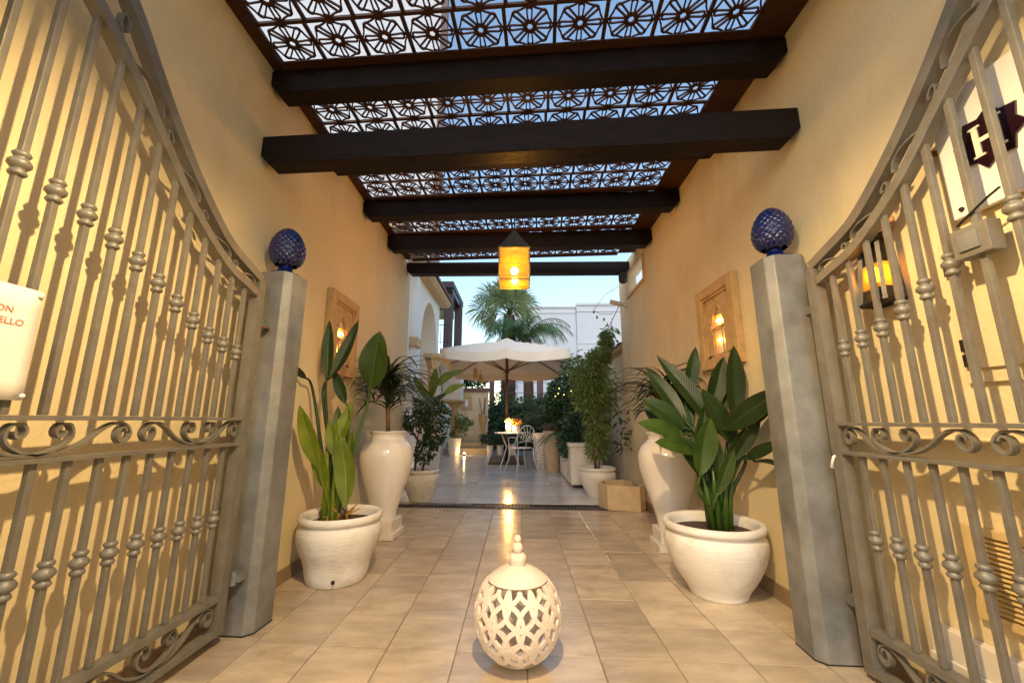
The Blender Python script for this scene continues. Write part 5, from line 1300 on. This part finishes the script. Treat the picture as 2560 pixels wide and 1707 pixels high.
for fx_, fy, fz, s_ in FR:
    d = Vector((fx_, fy, fz)); L_ = d.length; hubp = crown + d * .62; ax = d.normalized()
    o = MB().tube([crown, crown + d * .35 + Vector((0, 0, .08)), hubp], [.035, .025, .015], 5).build('frond', 'palm_leaf', fp, smooth=True)
    sd = ax.cross(Vector((0, 1, .2))).normalized(); b = MB(); n = 40
    for k in range(n):
        a = R(-128) + R(256) * k / (n - 1); dd = (ax * math.cos(a) + sd * math.sin(a)).normalized()
        dd += Vector((random.uniform(-.06, .06), random.uniform(-.25, .25), random.uniform(-.05, .05))); l_ = .98 * s_ * (1 - .16 * abs(a) / 2.2) * random.uniform(.88, 1.08)
        w = dd.cross(Vector((0, 1, 0))).normalized() * .023
        m1 = hubp + dd * l_ * .55; m2 = hubp + dd * l_ * .85 + Vector((0, 0, -.12 * l_)); m3 = hubp + dd * l_ * .95 + Vector((0, 0, -.42 * l_ * random.uniform(.5, 1.3)))
        b.add([hubp, m1 - w, m1 + w, m2 - w * .5, m2 + w * .5, m3], [(0, 1, 2), (1, 3, 4, 2), (3, 5, 4)])
    b.build('fan_blades', 'palm_leaf', o)['kind'] = 'stuff'
random.seed(72)
ph = thing('feather_palm', 'feathery arching palm to the right of the fan palm', 'palm', (.45, 16.2, 0))
MB().tube([(.45, 16.2, 0), (.42, 16.2, 3.0), (.35, 16.2, 4.3)], [.22, .2, .2], 12).build('trunk', 'bark', ph, smooth=True)
for k in range(30):
    b = MB(); az = 2 * math.pi * k / 30 + random.uniform(-.2, .2); el = random.uniform(.75, 1.48)
    n = 30; d = Vector((math.cos(az), math.sin(az), 0)); sd = Vector((-d.y, d.x, 0)); p = Vector((.35, 16.2, 4.25)); L_ = random.uniform(1.8, 2.45); ang = el; pts = []
    for i in range(n + 1):
        pts.append((p.copy(), ang)); p = p + (d * math.cos(ang) + Vector((0, 0, math.sin(ang)))) * (L_ / n); ang -= random.uniform(2.0, 2.6) / n
    for i in range(4, n):
        P, an = pts[i]; t = i / n; ln = .52 * math.sin(math.pi * min(1, t * .85 + .12)) ** .6
        ax = d * math.cos(an) + Vector((0, 0, math.sin(an)))
        for s_ in (-1, 1):
            e = P + sd * s_ * ln * random.uniform(.5, .8) + ax * ln * .45 + Vector((0, 0, -ln * random.uniform(.45, .85))); hw = ax * .020
            b.add([P - hw, P + hw, e], [(0, 1, 2)])
    b.tube([q for q, _ in pts], .014, 4); b.build('frond', 'feather_leaf', ph)

# ------------------------------------------------------------------ white buildings far right
b1 = thing('white_building', 'large plain white building behind the palms, lower block', 'building', (3, 32, 0))
MB().box(-.5, 4.80, 32, 44, 0, 10.15).build('facade', 'building_white', b1); MB().box(-.55, 4.80, 31.94, 44, 9.70, 9.78).build('string_course', 'building_white', b1); MB().box(-.55, 4.80, 31.9, 44, 10.152, 10.3).build('parapet', 'building_white', b1)
b2_ = thing('white_building', 'large plain white building at the right with slightly higher parapet', 'building', (8, 31.5, 0))
MB().box(4.82, 16, 31.6, 44, 0, 10.25).build('facade', 'building_white', b2_); MB().box(4.82, 16, 31.54, 44, 9.72, 9.80).build('string_course', 'building_white', b2_); MB().box(4.82, 16, 31.5, 44, 10.252, 10.45).build('parapet', 'building_white', b2_)
MB().box(4.82, 16, 31.56, 31.599, 7.05, 7.13).build('string_course', 'building_white', b2_)

# ------------------------------------------------------------------ small fittings at the passage end
sc_ = thing('security_camera', 'white bullet security camera on the right wall end', 'camera', (1.49, 5.28, 2.56))
o = MB().lathe([(.028, 0), (.032, .01), (.032, .17), (.026, .175)], 16).build('body', 'camera_white', sc_, world=False, auto=.6); o.location = (-.05, .02, .0); o.rotation_euler = (R(-8), R(-75), R(10))
o = MB().lathe([(.045, 0), (.04, .03), (.02, .045)], 16).build('mount', 'camera_white', sc_, world=False, auto=.6); o.rotation_euler = (0, -math.pi / 2, 0)
fl2 = thing('ceiling_speaker', 'small black fixture hanging under the last beam at the right wall', 'fixture', (1.40, 5.05, 2.86))
MB().lathe([(.035, -.075), (.055, -.05), (.06, .0), (.05, .055)], 14, (1.40, 5.05, 2.86)).build('housing', 'dark_metal', fl2, auto=.6)
MB().tube([(1.43, 5.05, 2.80), (1.45, 5.06, 2.70), (1.47, 5.2, 2.60)], .008, 6).build('cable', 'camera_white', fl2, smooth=True)
sw = thing('wire_and_bulbs', 'thin wire with small dark bulbs above the right garden wall', 'wire', (1.4, 7, 2.6))
MB().tube([(1.52, 5.7, 2.70), (1.55, 7.0, 2.48), (1.60, 9.0, 2.42), (1.62, 12.0, 2.40)], .006, 5).build('wire', 'dark_metal', sw)
MB().tube([(1.50, 5.66, 2.95), (1.42, 6.2, 3.0), (1.30, 6.6, 2.86), (1.36, 6.4, 2.72), (1.48, 6.0, 2.62)], .004, 5).build('wire', 'dark_metal', sw)
for p in ((1.30, 6.6, 2.84), (1.33, 6.5, 2.72), (1.40, 6.3, 2.63)): MB().lathe([(.006, -.05), (.018, -.03), (.012, .0)], 8, p).build('bulb', 'dark_metal', sw)
MB().tube([(1.62, 8.6, 2.1), (1.62, 8.6, 2.55)], .018, 6).build('post', 'dark_metal', sw)
random.seed(81); vs_ = thing('climbing_vine', 'light green climbing shoot rising above the tiled garden wall', 'vine', (1.42, 6.1, 1.9))
MB().tube([(1.40, 6.15, 1.9), (1.42, 6.1, 2.2), (1.46, 6.0, 2.55)], [.008, .006, .004], 5).build('stem', 'bark_pale', vs_)
b = MB(); leaf_cloud(b, [((1.43, 6.1, 2.32), .10, .12, .20), ((1.38, 6.25, 2.08), .16, .2, .10)], 110, .11, .35, .5); b.build('foliage', 'bamboo_leaf', vs_)['kind'] = 'stuff'
